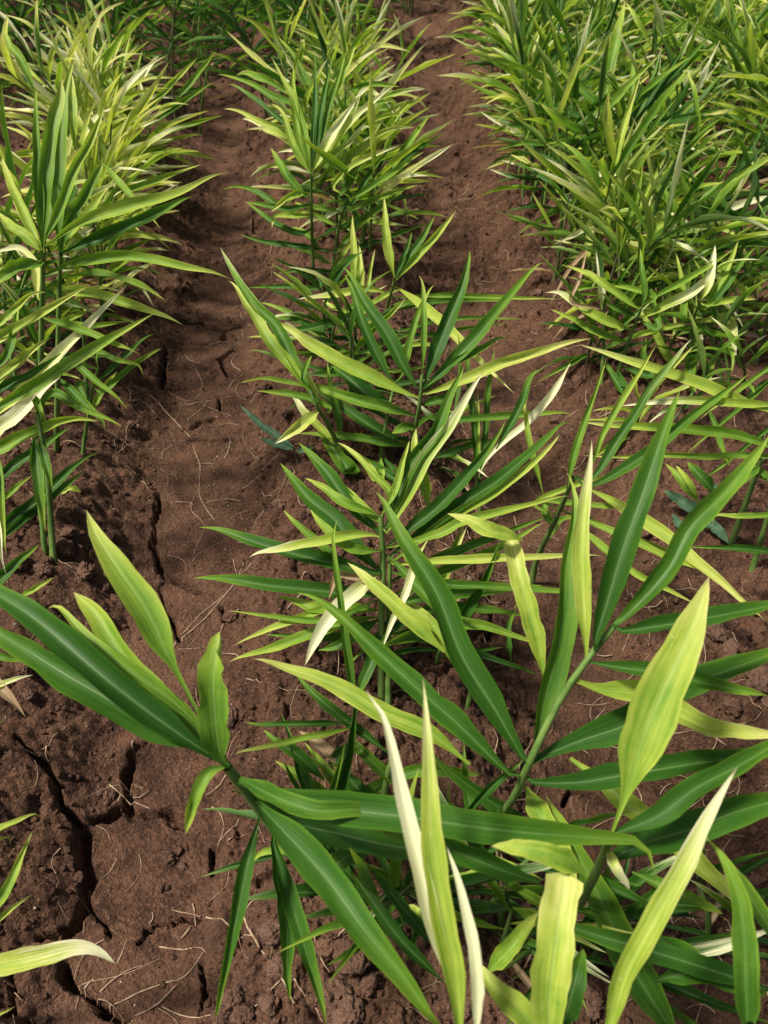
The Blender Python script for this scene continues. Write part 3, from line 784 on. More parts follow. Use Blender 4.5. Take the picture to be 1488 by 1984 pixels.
# ---- left row
H = Traced('tall ginger plant with broad blunt upright leaves and long leaves reaching over the furrow')
H.stem([(90, 965, .08), (80, 750, .30), (82, 560, .47), (84, 478, .54)], .0050)
H.stem([(110, 880, .08), (112, 700, .30), (115, 560, .43), (118, 490, .5)], .0046)
H.stem([(170, 800, .08), (165, 690, .2), (158, 600, .33)], .0040)
H.many('z1', [
    ([(240, 1250), (228, 1000), (218, 700), (210, 500), (203, 340)], 19, .25, d(e=42)), ([(250, 1240), (265, 900), (300, 600), (345, 430), (352, 310)], 29, .34, d(e=42, k=.6, blunt=True)),
    ([(340, 1200), (335, 900), (350, 650), (375, 400), (428, 175)], 30, .34, d(e=42, k=.5)), ([(430, 720), (420, 500), (415, 265)], 17, .55, d(e=42)),
    ([(255, 1240), (350, 1050), (430, 830), (530, 650), (605, 455)], 20, .42, d(e=46)), ([(380, 1200), (480, 1000), (560, 850), (592, 790)], 22, .25, d(e=48, blunt=True)),
    ([(590, 790), (700, 920), (800, 1030), (925, 1165)], 13, .5, d(hb=.55)), ([(262, 1272), (450, 1150), (700, 1060), (1000, 980), (1200, 880), (1310, 830)], 26, .55, d(B=.1)),
    ([(360, 1310), (600, 1220), (850, 1110), (1000, 1030), (1110, 968)], 26, .12), ([(240, 1300), (150, 1100), (80, 950), (30, 820), (0, 735)], 20, .62, d(rag=.3)),
    ([(230, 1290), (140, 1210), (60, 1160), (-20, 1070)], 22, .58), ([(225, 1375), (100, 1400), (0, 1470), (-80, 1530)], 30, .36), ([(215, 1560), (205, 1400), (120, 1290), (20, 1295), (-60, 1310)], 18, .85, d(B=.5)),
    ([(250, 1440), (450, 1370), (700, 1340), (850, 1348), (1050, 1390), (1330, 1440)], 24, .46), ([(370, 1360), (550, 1330), (850, 1318)], 10, .15),
    ([(245, 1330), (200, 1230), (120, 1080), (70, 1000)], 14, .6), ([(215, 960), (200, 800), (165, 815)], 16, .3, d(hb=.5)), ([(275, 1090), (255, 950), (255, 810)], 16, .3, d(blunt=True)),
    ([(200, 380), (160, 280), (110, 180), (55, 110), (20, 0)], 20, .45, d(hb=.5, e=45))])
H.many('z2', [
    ([(340, 40), (600, 70), (800, 130), (1000, 190), (1170, 250)], 24, .55), ([(300, 230), (500, 290), (700, 370), (890, 440)], 18, .42), ([(400, 250), (600, 270), (850, 235)], 12, .45),
    ([(420, 240), (540, 180), (530, 160)], 12, .5)])
H2 = Traced('ginger plant with cream and yellow streaked leaves crossing each other, above crumbly dark ridge soil')
H2.stem([(105, 1095, .08), (98, 1000, .16), (90, 900, .25), (72, 800, .33)], .0048)
H2.stem([(90, 1090, .08), (80, 1000, .16), (66, 900, .25)], .0042)
H2.stem([(160, 890, .08), (168, 820, .16), (180, 750, .24), (190, 715, .28)], .0036)
H2.stem([(-55, 1010, .08), (-50, 850, .30), (-40, 740, .42)], .0046)
H2.many('z2', [
    ([(-110, 900), (150, 690), (400, 430), (600, 230), (820, 0)], 24, .85, d(B=.55, k=.9)), ([(-110, 850), (0, 790), (250, 650), (500, 480), (750, 330), (990, 185)], 28, .40, d(k=.7)),
    ([(-110, 420), (0, 350), (200, 230), (400, 110), (580, 0)], 20, .65), ([(-100, 310), (0, 250), (120, 140), (200, 70), (300, 50)], 15, .58), ([(-110, 700), (0, 600), (120, 500), (250, 390), (330, 340)], 20, .66),
    ([(-100, 740), (50, 650), (200, 580), (400, 440)], 18, .1), ([(-110, 1040), (0, 920), (100, 850), (250, 700), (390, 590)], 32, .85, d(B=.7, k=.6)), ([(-110, 1130), (0, 1060), (200, 960), (450, 870), (640, 880)], 26, .45),
    ([(-60, 1290), (100, 1160), (250, 1060), (450, 910)], 22, .08), ([(-90, 1660), (80, 1510), (250, 1390), (450, 1200), (630, 1060)], 21, .04, d(k=1.3)), ([(-60, 1690), (200, 1480), (400, 1310), (550, 1190)], 17, .08, d(k=1.3)),
    ([(370, 600), (520, 750), (650, 870), (670, 935)], 18, .25), ([(340, 700), (500, 790), (700, 870), (785, 915)], 18, .33), ([(500, 520), (620, 630), (740, 720), (815, 800)], 14, .35),
    ([(620, 440), (750, 490), (880, 520), (920, 590)], 12, .42), ([(590, 810), (660, 680), (750, 560)], 12, .5), ([(660, 690), (800, 570), (900, 490), (1040, 405)], 14, .36), ([(640, 610), (800, 470), (900, 370), (990, 310)], 11, .1),
    ([(225, 1000), (250, 1300), (290, 1590)], 23, .26, d(e=50)), ([(260, 1020), (310, 1200), (335, 1340)], 16, .25, d(e=50)), ([(-20, 1050), (5, 1250), (20, 1500), (35, 1750)], 13, .42, d(hb=.4, e=50)),
    ([(-20, 1300), (0, 1560), (10, 1750), (40, 1870)], 9, .9, d(B=.8, hb=.35, e=50)), ([(-100, 2010), (0, 1900), (120, 1780), (250, 1670)], 22, .14, d(hb=.14)),
    ([(120, 2010), (200, 1970), (260, 1930), (345, 1880)], 12, .55, d(hb=.13)), ([(500, 640), (540, 740), (560, 870)], 12, .25), ([(230, 740), (270, 830), (300, 900)], 12, .4),
    ([(520, 1330), (450, 1310), (390, 1350)], 12, .7, d(hb=.11)), ([(20, 1390), (100, 1310), (205, 1230)], 12, .45, d(hb=.13)), ([(-60, 560), (30, 480), (80, 350), (120, 100)], 16, .3)])
H3 = Traced('ginger plant of which only yellowing leaf ends show beside the cracked mud')
H3.stem([(-70, 1960, .09), (-70, 1850, .24), (-55, 1700, .31)], .0046)
H3.stem([(-60, 1450, .08), (-60, 1400, .16), (-50, 1350, .22)], .0040)
H3.many('c7', [
    ([(-110, 860), (60, 830), (180, 800), (300, 772), (380, 785), (450, 838)], 44, .75, d(B=.45, k=.6)), ([(-80, 680), (0, 590), (40, 520), (90, 400), (128, 315)], 22, .45),
    ([(-80, 720), (60, 610), (135, 560)], 13, .58), ([(-80, 350), (0, 310), (70, 280), (130, 255), (155, 265)], 13, .6), ([(-80, 370), (0, 350), (35, 345), (40, 375)], 8, .5), ([(-80, 1060), (0, 1030), (62, 998)], 11, .6)])
H3.many('c5', [([(-80, 770), (0, 735), (60, 712), (130, 695)], 13, .75, d(B=.4)), ([(-80, 690), (0, 750), (50, 800), (100, 860)], 24, .7, d(D=1.0)), ([(-80, 900), (0, 880), (22, 868)], 8, .6),
               ([(-90, 620), (0, 625), (110, 645)], 18, .25)])

# ---- right of the middle row
R = Traced('ginger plant with thin rolled tube leaves and pale flat leaves crossing them')
R.stem([(1040, 1085, .07), (1070, 1020, .18), (1095, 965, .27), (1112, 925, .33)], .0044)
R.stem([(1575, 965, .08), (1540, 860, .28), (1520, 795, .38)], .0048)
R.stem([(1413, 1065, .07), (1445, 975, .20), (1475, 890, .30)], .0050)
R.stem([(1450, 1130, .07), (1470, 1060, .14), (1500, 960, .24)], .0044)
R.many('z5', [
    ([(1540, 1050), (1400, 1030), (1200, 960), (1050, 890), (850, 820), (600, 740), (400, 670), (240, 620)], 26, .60, d(B=.15, k=.7)), ([(1550, 1020), (1448, 1010), (1200, 1000), (950, 980), (700, 990), (490, 1015)], 19, .62, d(B=.45)),
    ([(1540, 1290), (1390, 1250), (1200, 1200), (950, 1170), (700, 1150), (450, 1140), (240, 1110)], 22, .42, d(B=.12)), ([(1540, 1340), (1300, 1330), (1050, 1340), (800, 1330), (500, 1340), (260, 1330)], 15, .45),
    ([(150, 1600), (200, 1350), (280, 1100), (350, 900), (420, 700)], 11, .36, d(k=1.7, e=46)), ([(310, 1400), (400, 1180), (500, 1000), (640, 780), (740, 605)], 11, .5, d(k=1.7, e=46)),
    ([(330, 1470), (480, 1240), (600, 1070), (700, 900), (850, 720), (960, 560)], 21, .2, d(B=.25, e=48)), ([(310, 1530), (550, 1400), (750, 1260), (950, 1090), (1150, 940), (1340, 800)], 23, .2, d(e=54)),
    ([(-50, 1640), (200, 1530), (400, 1470), (550, 1430)], 13, .6), ([(290, 1750), (500, 1840), (700, 1910), (950, 1990)], 15, .4), ([(0, 1620), (300, 1650), (550, 1665), (705, 1690)], 13, .46),
    ([(1230, 250), (1230, 250)], 1, 0)][:-1])
R.many('p', [([(1125, 940), (1171, 964), (1216, 991), (1262, 1021), (1307, 1052), (1344, 1085), (1400, 1130), (1444, 1170), (1490, 1203)], 26, .68, d(hb=.26, e=80)),
             ([(1110, 1010), (1214, 1100), (1269, 1130), (1319, 1155), (1352, 1173)], 16, .5, d(hb=.22, e=80)), ([(1120, 1000), (1219, 1045), (1294, 1080), (1364, 1105), (1400, 1135)], 16, .5, d(hb=.25, e=80)),
             ([(1075, 1015), (1058, 1000), (1052, 960)], 16, .3), ([(1060, 1050), (1085, 1010), (1120, 1000)], 14, .4), ([(990, 1280), (985, 1220), (1000, 1170)], 12, .2, d(hb=.2)),
             ([(1010, 1250), (1035, 1180), (1060, 1110), (1120, 1330)], 4, .3, d(hb=.2))][:-1])
R.many('z5', [
    ([(1540, 700), (1400, 810), (1200, 960), (1000, 1100)], 8, .45, d(hb=.3, k=1.6)), ([(1540, 780), (1350, 960), (1150, 1130), (900, 1340)], 9, .3, d(hb=.26, k=1.6)),
    ([(1540, 1100), (1350, 1240), (1150, 1400), (1000, 1500)], 9, .25, d(hb=.24, k=1.6)), ([(1060, 1030), (1110, 1150), (1160, 1300), (1200, 1400)], 13, .3, d(hb=.26)),
    ([(1540, 1700), (1400, 1720), (1250, 1720), (1110, 1715), (1095, 1770)], 13, .45), ([(1540, 1960), (1300, 1930), (1050, 1920), (930, 1915)], 13, .15, d(hb=.2, k=1.4)),
    ([(1100, 1560), (1030, 1480), (930, 1370)], 24, .12, d(hb=.14)), ([(1010, 1640), (900, 1500), (790, 1380)], 19, .4, d(hb=.13)), ([(990, 1600), (930, 1490), (855, 1390)], 12, .55, d(hb=.14)),
    ([(1400, 1400), (1300, 1480), (1200, 1580)], 16, .3), ([(1448, 1480), (1380, 1420), (1300, 1380)], 14, .3)])

S = Traced('yellowing ginger plant with white-tipped leaves in the row right of the bare soil strip')
S.stem([(1190, 745, .08), (1215, 670, .18), (1243, 595, .28)], .0040)
S.stem([(1335, 745, .08), (1340, 640, .20), (1355, 585, .27)], .0038)
S.stem([(1165, 750, .08), (1170, 650, .19), (1168, 600, .25)], .0036)
S.many('z5', [
    ([(600, 380), (400, 240), (300, 170), (150, 110)], 17, .55), ([(560, 525), (400, 470), (250, 380), (120, 290), (20, 285)], 22, .6, d(B=.35)), ([(520, 600), (350, 540), (200, 460), (50, 390)], 15, .42),
    ([(640, 450), (800, 370), (950, 300), (1050, 220), (1220, 150)], 21, .66, d(B=.6)), ([(740, 310), (900, 220), (1050, 130), (1240, 0)], 13, .42), ([(720, 320), (600, 270), (420, 240)], 13, .42),
    ([(820, 720), (730, 570), (660, 460), (600, 360)], 18, .55, d(e=50)), ([(385, 410), (375, 200), (345, 0)], 15, .85, d(B=.8, e=42)), ([(930, 900), (960, 650), (990, 300)], 21, .34, d(e=42)),
    ([(960, 830), (1000, 680), (1030, 480)], 13, .9, d(B=.75, e=45)), ([(1000, 480), (1130, 458), (1200, 475), (1222, 600), (1230, 780)], 20, .72, d(B=.45, e=50)), ([(1040, 900), (1100, 740), (1180, 600)], 8, .5),
    ([(570, 585), (700, 540), (850, 500), (950, 490)], 13, .62), ([(1060, 370), (1250, 330), (1390, 330)], 13, .6), ([(1060, 380), (1200, 100), (1260, -50)], 16, .5, d(e=45)), ([(1100, 350), (1280, 100), (1370, -10)], 15, .2, d(e=46)),
    ([(1060, 260), (1090, 100), (1110, -20)], 16, .85, d(B=.7, e=42)), ([(660, 280), (640, 150), (630, 0)], 13, .3, d(e=42)), ([(190, 350), (240, 200), (290, 0)], 9, .7, d(D=1.0, e=42)),
    ([(740, 520), (720, 400), (700, 250)], 14, .3), ([(600, 440), (500, 400), (400, 350)], 14, .15), ([(900, 500), (910, 300), (860, 30)], 14, .5, d(e=42)), ([(700, 820), (650, 700), (670, 570)], 18, .2), ([(520, 920), (440, 800), (380, 680)], 17, .18)])

# ---- bushy plants farther along
Q = Traced('bushy ginger plant with bleached cream leaf tips, standing between the two bare furrows')
Q.stem([(608, 556, .08), (604, 440, .24), (603, 338, .37)], .0040)
Q.stem([(640, 556, .08), (655, 446, .22), (675, 379, .33)], .0036)
Q.stem([(700, 500, .08), (712, 420, .20), (740, 330, .32)], .0034)
Q.many('z8', [
    ([(535, 800), (470, 600), (440, 400), (375, 270), (315, 150)], 15, .5, d(e=42)), ([(530, 780), (500, 560), (450, 380), (440, 190)], 15, .45, d(e=42)), ([(550, 780), (560, 560), (570, 350), (565, 110)], 11, .14, d(e=42)),
    ([(560, 770), (600, 480), (640, 280), (675, 115)], 12, .16, d(e=42)), ([(575, 700), (650, 440), (700, 280), (750, 90)], 13, .3, d(e=44)), ([(690, 380), (740, 230), (800, 80)], 11, .55, d(hb=.45, e=42)),
    ([(545, 830), (620, 680), (700, 540), (810, 395)], 19, .75, d(B=.6, e=46)), ([(560, 850), (680, 640), (800, 500), (920, 400), (1020, 310)], 19, .66, d(B=.42, e=46)), ([(560, 800), (640, 730), (760, 650), (850, 550), (910, 585)], 13, .66, d(B=.45)),
    ([(545, 890), (700, 770), (850, 670), (990, 570), (1150, 555)], 17, .58, d(B=.2)), ([(530, 810), (440, 660), (380, 480), (310, 410)], 15, .55, d(e=44)), ([(500, 950), (440, 880), (400, 830), (310, 670)], 18, .32, d(e=48)),
    ([(520, 700), (400, 590), (250, 530), (140, 470), (30, 437)], 16, .62), ([(540, 690), (440, 690), (340, 700)], 11, .95, d(B=.9)), ([(540, 560), (450, 430), (320, 380), (200, 310), (0, 240)], 13, .36), ([(540, 600), (400, 540), (200, 380), (60, 290)], 12, .15),
    ([(530, 940), (480, 940), (400, 970), (310, 1045)], 15, .58), ([(690, 1040), (560, 1020), (440, 985)], 12, .42), ([(520, 1070), (400, 1065), (335, 1075), (315, 1140)], 14, .62), ([(660, 1110), (540, 1050), (475, 1050), (470, 1100)], 10, .5),
    ([(660, 1270), (450, 1240), (250, 1210), (130, 1170)], 12, .08), ([(640, 1390), (500, 1380), (350, 1395)], 12, .08), ([(590, 1480), (400, 1475), (160, 1480)], 11, .12), ([(540, 1080), (400, 1040), (250, 940), (130, 900), (30, 910)], 14, .22),
    ([(540, 1000), (420, 1030), (300, 1010), (170, 985)], 13, .2), ([(760, 1000), (755, 830), (760, 650)], 9, .36, d(e=42)), ([(780, 1000), (900, 800), (1000, 680)], 12, .15), ([(790, 960), (1000, 830), (1200, 690)], 14, .38),
    ([(740, 1050), (950, 960), (1160, 885)], 13, .46), ([(720, 1150), (900, 1050), (1100, 900)], 11, .3), ([(980, 830), (1060, 720), (1130, 620), (1240, 465)], 15, .38, d(e=48)), ([(930, 860), (1150, 690), (1310, 585)], 11, .12),
    ([(690, 1280), (800, 1150), (960, 1020)], 13, .42), ([(800, 1260), (1050, 1170), (1230, 1105)], 11, .1), ([(660, 1420), (720, 1300), (800, 1190)], 12, .5), ([(560, 1130), (480, 1170), (330, 1110), (160, 980)], 14, .2),
    ([(560, 940), (640, 830), (700, 700), (690, 560)], 13, .3), ([(670, 900), (780, 780), (950, 700), (1060, 660)], 12, .7, d(B=.3)), ([(700, 960), (800, 840), (850, 700)], 12, .3), ([(580, 1240), (500, 1160), (430, 1130)], 12, .35),
    ([(640, 1340), (560, 1290), (440, 1240), (360, 1240)], 12, .42), ([(1000, 560), (1090, 430), (1190, 395)], 10, .6, d(hb=.4)), ([(800, 590), (950, 500), (1080, 480)], 11, .5, d(hb=.4)), ([(940, 390), (1080, 350), (1210, 330)], 11, .6, d(B=.5, hb=.45)),
    ([(700, 460), (850, 430), (1030, 400)], 11, .35, d(hb=.42)), ([(740, 350), (900, 310), (1060, 320)], 11, .4, d(hb=.45))])
Lp = Traced('yellow-green ginger plant with feather-like spread leaves at the far end of the cracked furrow')
Lp.stem([(265, 395, .09), (266, 320, .19), (267, 245, .29)], .0040)
Lp.stem([(320, 385, .09), (318, 320, .18), (310, 260, .26)], .0034)
Lp.many('z1', [
    ([(780, 560), (650, 420), (520, 260), (410, 20)], 14, .3, d(e=42)), ([(770, 540), (640, 350), (570, 200), (510, 85)], 15, .52, d(e=42)), ([(750, 520), (700, 400), (710, 200), (760, 10)], 14, .46, d(e=42)), ([(740, 520), (770, 320), (820, 140)], 14, .4, d(e=42)),
    ([(800, 560), (950, 380), (1140, 180)], 13, .46, d(e=46)), ([(830, 590), (1000, 480), (1230, 320)], 13, .28), ([(800, 660), (1000, 600), (1290, 515)], 12, .36), ([(790, 560), (650, 590), (550, 640)], 11, .68, d(B=.3)), ([(1000, 450), (1150, 270), (1250, 140)], 11, .36, d(hb=.33)),
    ([(800, 760), (1000, 725), (1260, 770)], 13, .42), ([(800, 340), (860, 240), (920, 165)], 9, .85, d(B=.8, hb=.4)), ([(560, 1000), (750, 920), (910, 860)], 11, .3, d(hb=.2)), ([(770, 620), (650, 500), (450, 430)], 13, .25), ([(770, 700), (600, 760), (500, 790)], 12, .45), ([(790, 720), (900, 680), (1170, 620)], 11, .55),
    ([(960, 740), (1080, 790), (1140, 830)], 10, .6, d(D=.4)), ([(780, 640), (680, 670), (560, 740)], 12, .12)])
St = Traced('deep green star-shaped ginger plant standing above paler plants past the uncracked furrow')
St.stem([(1158, 455, .08), (1178, 340, .27), (1214, 250, .39)], .0040)
St.many('c2', [
    ([(940, 500), (1050, 350), (1180, 160)], 12, .05, d(e=44)), ([(950, 500), (1100, 320), (1270, 130)], 13, .08, d(e=46)), ([(930, 500), (870, 430), (800, 380), (660, 250)], 16, .25, d(e=46)), ([(850, 390), (870, 300), (890, 200), (935, 0)], 24, .42, d(hb=.42, e=42, k=.5)),
    ([(940, 490), (960, 380), (970, 190)], 13, .4, d(e=42)), ([(950, 490), (1100, 470), (1310, 420)], 14, .08), ([(920, 520), (800, 470), (700, 430), (560, 390)], 14, .1), ([(900, 560), (760, 540), (620, 560)], 13, .3), ([(900, 560), (1050, 560), (1200, 540)], 13, .15), ([(930, 500), (900, 400), (880, 260)], 12, .15, d(e=44))])
Wp = Traced('small ginger plant with a tuft of nearly white upright leaves')
Wp.stem([(1205, 565, .08), (1204, 520, .14), (1202, 470, .20)], .0034)
Wp.many('c2', [
    ([(800, 1000), (805, 850), (830, 680)], 17, .75, d(B=.5, e=42)), ([(890, 1000), (865, 800), (860, 590)], 9, .6, d(e=42)), ([(910, 970), (925, 750), (965, 560)], 14, .72, d(B=.35, e=42)), ([(905, 985), (1000, 780), (1100, 590)], 13, .55, d(e=44)),
    ([(915, 990), (1000, 850), (1060, 660)], 11, .75, d(B=.4, e=44)), ([(915, 995), (1050, 920), (1200, 800)], 13, .5), ([(930, 900), (1050, 700), (1180, 600)], 12, .42), ([(900, 1010), (820, 920), (640, 700)], 12, .45)])

# ---- small broad-leaved weed on the furrow edge
def weed(label, stem, leaves, group='small weeds'):
    w = Traced(label, group, name='small_weed', cat='weed')
    w.stem(stem, .0018)
    for o, _ in w.stems: o.data.materials[0] = M_STEMD
    for fr, pts, wd in leaves:
        w.leaf(fr, pts, wd, .05, k=.3, e=80, blunt=False)
        w.root.children[0].children[-1].data.materials[0] = M_WEED
weed('small dark weed with three blunt leaves at the furrow edge', [(585, 925, .06), (575, 890, .09), (568, 866, .12)],
     [('z3', [(600, 1600), (480, 1520), (380, 1450), (240, 1320)], 17), ('z3', [(640, 1640), (500, 1600), (380, 1560)], 18), ('z3', [(650, 1660), (720, 1640), (780, 1620)], 12)])
weed('dark blue-green low weed under the crossing pale leaves', [(1350, 1060, .06), (1352, 1030, .09), (1350, 1000, .12)],
     [('z5', [(1000, 1700), (900, 1630), (780, 1550)], 26), ('z5', [(1010, 1740), (1110, 1800), (1200, 1900)], 26), ('z5', [(980, 1760), (900, 1790), (830, 1700)], 20), ('z5', [(1000, 1690), (1080, 1600), (1120, 1500)], 18)])

# ------------------------------------------------------------------ the rest of the field: plants along the rows
RNG = random.Random(11)
def proc_plant(x, y, H, shoots, L, tone, label, group, spread=.10, bleach=.25, rng=RNG, leaves=(8, 11), dark_base=False):
    z = gz0(x, y)
    root = tag(empty('ginger_plant', (x, y, z)), label, 'plant', group)
    phi_pl = rng.uniform(-.7, .7)
    for sidx in range(shoots):
        a = rng.uniform(0, 2 * math.pi); r = spread * math.sqrt(rng.random())
        b = np.array([r * math.cos(a) * .6, r * math.sin(a), -.02])
        h = H * rng.uniform(.55, 1.0) * (1.0 if sidx else 1.05)
        lean = rng.uniform(.03, .50); la = rng.uniform(0, 2 * math.pi)
        lv = np.array([math.cos(la), math.sin(la), 0]) * math.tan(lean) * h
        P = np.array([b, b + lv * .2 + [0, 0, h * .35], b + lv * .55 + [0, 0, h * .7], b + lv + [0, 0, h]])
        Q = catmull(P, 12)
        t = np.linspace(0, 1, 12)
        V, F = tube(Q, .0044 * (1.15 - .75 * t), 6)
        st = bpy.data.objects.new('stem', mesh_np('stem', V, F, mat=(M_STEMD if rng.random() < .4 else M_STEM)))
        link(st, root)
        phi = phi_pl + rng.uniform(-.5, .5)
        n = rng.randint(*leaves)
        stone = tone + rng.gauss(0, .13)
        for i in range(n):
            f = .30 + .70 * (i / (n - 1)) if n > 1 else 1
            q = Q[min(11, int(round(f * 11)))]
            az = phi + (math.pi if i % 2 else 0) + rng.gauss(0, .42)
            el = math.radians(6 + 56 * ((f - .3) / .7) ** 1.3 + rng.gauss(0, 13))
            dv = Vector((math.cos(az) * math.cos(el), math.sin(az) * math.cos(el), math.sin(el)))
            dv = (dv + Vector(lv / h) * .5).normalized()
            up = Vector((-math.cos(az) * math.sin(el), -math.sin(az) * math.sin(el), math.cos(el)))
            up = Quaternion(dv, rng.gauss(0, .45)) @ up
            zx = dv.cross(up).normalized(); up = zx.cross(dv)
            s = L * rng.uniform(.72, 1.18) * (1 - .25 * abs(f - .75) / .45)
            ws = rng.uniform(.55, .92)
            Mx = Matrix(((zx.x * s * ws, dv.x * s, up.x * s, q[0]), (zx.y * s * ws, dv.y * s, up.y * s, q[1]), (zx.z * s * ws, dv.z * s, up.z * s, q[2]), (0, 0, 0, 1)))
            bl = max(0, rng.gauss(bleach, .22)) if rng.random() < .55 else 0
            dry = .9 if (f < .42 and rng.random() < .18) else 0
            o = leaf_obj(LIB[rng.randrange(len(LIB))], st, stone + rng.gauss(0, .14) - (.10 if f < .5 else 0), bl, dry)
            o.matrix_basis = Mx
    return root

def visible(x, y, zt=.5, m=120):
    ok = False
    for z in (.05, .25, zt):
        px, py, dd = project(Vector((x, y, z)))
        if dd > .1 and -m < px < 1488 + m and -m * 1.5 < py < 1984 + m: ok = True
    return ok

BEDEND = 'from far bed'
ROWS = {  # first and last y, height, where it stands, how yellow, how bleached, across-row spread, shoots
    -1: (1.75, 2.85, .48, 'outermost row past the tall blunt-leaved plant', .56, .30, .10, (3, 4)),
    0: (1.42, 2.85, .43, 'row along the cracked mud furrow', .62, .42, .10, (3, 4, 5)),
    1: (1.98, 2.85, .43, 'row between the two bare furrows', .52, .38, .14, (4, 5, 6)),
    2: (1.62, 4.3, .42, 'first row past the uncracked furrow', .40, .22, .14, (4, 5, 6)),
    2.5: (1.75, 4.3, .38, 'gap behind first row past uncracked furrow', .36, .25, .14, (3, 4)),
    3: (1.12, 4.5, .42, 'second row past the uncracked furrow', .42, .25, .16, (4, 5)),
    3.5: (1.7, 4.5, .40, 'gap behind second row past uncracked furrow', .36, .25, .14, (3, 4)),
    4: (1.8, 4.6, .44, 'third row past the uncracked furrow', .34, .2, .16, (4, 5)),
    4.5: (2.4, 4.6, .40, 'gap behind third row past uncracked furrow', .36, .2, .14, (3,)),
    5: (2.6, 4.8, .44, 'fourth row past the uncracked furrow', .30, .15, .16, (4, 5)),
    6: (3.4, 5.0, .44, 'fifth row past the uncracked furrow', .28, .15, .16, (4, 5)),
}
ORD = 'first second third fourth fifth sixth seventh eighth ninth tenth eleventh twelfth thirteenth fourteenth fifteenth sixteenth seventeenth eighteenth nineteenth twentieth'.split()
for k, (y0, y1, H_, where, tone, bl, spr, sh) in ROWS.items():
    y = y0; spots = []
    while y < y1:
        kk = int(math.floor(k)) - 1; fr_ = k - 1 - kk
        x = float(row_x(kk, y)) * (1 - fr_) + float(row_x(kk + 1, y)) * fr_ + RNG.uniform(-.05, .05)
        if visible(x, y): spots.append((x, y))
        y += RNG.uniform(.15, .24) if k < 2 else RNG.uniform(.12, .19)
    for i, (x, y) in enumerate(spots):
        tn = tone + RNG.gauss(0, .08)
        word = 'yellowing' if tn > .5 else 'light green' if tn > .38 else 'mid green'
        proc_plant(x, y, H_ * RNG.uniform(.82, 1.12), RNG.choice(sh), .245, tn, '%s ginger plant, %s %s, %s' % (word, ORD[len(spots) - 1 - i], BEDEND, where), 'ginger plants standing in rows', bleach=bl, spread=spr)

# low young plants that fill the ridges between the traced ones
for px, py, tone, H_, n, where in (
        (620, 1600, .12, .16, 2, 'beside the withered tan leaf'), (800, 1740, .05, .20, 3, 'under the cream-white twisted leaf'), (980, 1760, .06, .22, 3, 'under the dark leaf with the curled tip'),
        (1200, 1850, .08, .22, 3, 'under the broad yellow-green leaf plant'), (1380, 1740, .10, .18, 2, 'beneath the hanging curved green leaf'), (860, 1250, .12, .20, 2, 'beside the feathered dark plant with the bleached leaf'),
        (860, 880, .25, .17, 2, 'at the foot of the sword-leaved plant'), (690, 760, .25, .20, 3, 'behind the shoot slanting over the furrow'), (650, 690, .25, .22, 3, 'under the pale V-tipped plant'),
        (1250, 860, .35, .16, 2, 'under the pale flat leaf crossing rolled leaves'), (1420, 760, .4, .24, 3, 'behind the plant with rolled tube leaves'), (1290, 700, .3, .2, 2, 'between stems of the white-tipped plant'),
        (60, 830, .35, .26, 3, 'under the crossing cream-streaked leaves'), (40, 700, .4, .30, 3, 'behind the crossing cream-streaked leaves'), (200, 640, .45, .26, 3, 'at the foot of the tall blunt-leaved plant'), (1130, 720, .3, .2, 2, 'beside the withered standing leaf and white-tipped plant'),
        (1390, 640, .42, .32, 3, 'behind the kinked pale leaf'), (1500, 640, .40, .34, 3, 'behind the long pale leaf base'), (1060, 560, .35, .26, 2, 'by the lone withered leaf at the uncracked furrow')):
    v = at_h(px, py, .08)
    proc_plant(v.x, v.y, H_, n, .17, tone, 'short young ginger plant ' + where, 'short plants low on the ridges', spread=.05, bleach=.1, leaves=(6, 8))

# far bed beyond the end of the furrows: darker and denser
yy = 3.08
while yy < 6.1:
    xx = -3.4
    while xx < 3.9:
        x = xx + RNG.uniform(-.09, .09); y = yy + RNG.uniform(-.09, .09) + (1.5 if xx > -.05 else 0)
        if visible(x, y, .6, 60) and not (abs(x - float(furrow(1, y))) < .15 and y < 4.05):
            proc_plant(x, y, .50 * RNG.uniform(.85, 1.15), RNG.choice((3, 4)), .25, .10 if x < .35 else .26, 'tall deep green ginger plant in the dense bed across the ends of the furrows' if x < .35 else 'tall mid green ginger plant in dense growth beyond the right-hand rows',
                       'plants of the far bed', bleach=.05, leaves=(8, 11), spread=.12)
        xx += .27
    yy += .30

# ------------------------------------------------------------------ soil clods, crumbs and straw
def lump_mesh(seed, sub):
    import bmesh
    bm = bmesh.new(); bmesh.ops.create_icosphere(bm, subdivisions=sub, radius=1)
    rs = np.random.RandomState(seed)
    ax = rs.uniform(.7, 1.2, 3); offs = rs.uniform(0, 50, 3)
    from mathutils import noise as mn
    for v in bm.verts:
        c = v.co.copy()
        q_ = Vector(offs)
        n = mn.noise(c * 1.1 + q_) * .45 - abs(mn.noise(c * 2.3 + q_)) * .55 + mn.noise(c * 4.5 + q_) * .20 + mn.noise(c * 10 + q_) * .12 + mn.noise(c * 21 + q_) * .06 + .12
        c *= 1 + n
        v.co = (c.x * ax[0], c.y * ax[1], c.z * ax[2] * .85)
    me = bpy.data.meshes.new('clod'); bm.to_mesh(me); bm.free()
    me.polygons.foreach_set('use_smooth', np.ones(len(me.polygons), bool))
    me.materials.append(M_CLOD)
    return me
CL = [lump_mesh(i, 4) for i in range(9)]
rs = np.random.RandomState(5)
def place_clod(x, y, r, i, label):
    o = bpy.data.objects.new('soil_clod', CL[i % len(CL)])
    o.location = (x, y, gz(x, y) + r * .35)
    o.rotation_euler = tuple(rs.uniform(0, 6.28, 3)); o.scale = (r, r, r)
    tag(link(o), label, 'soil clod', 'loose clods of earth')
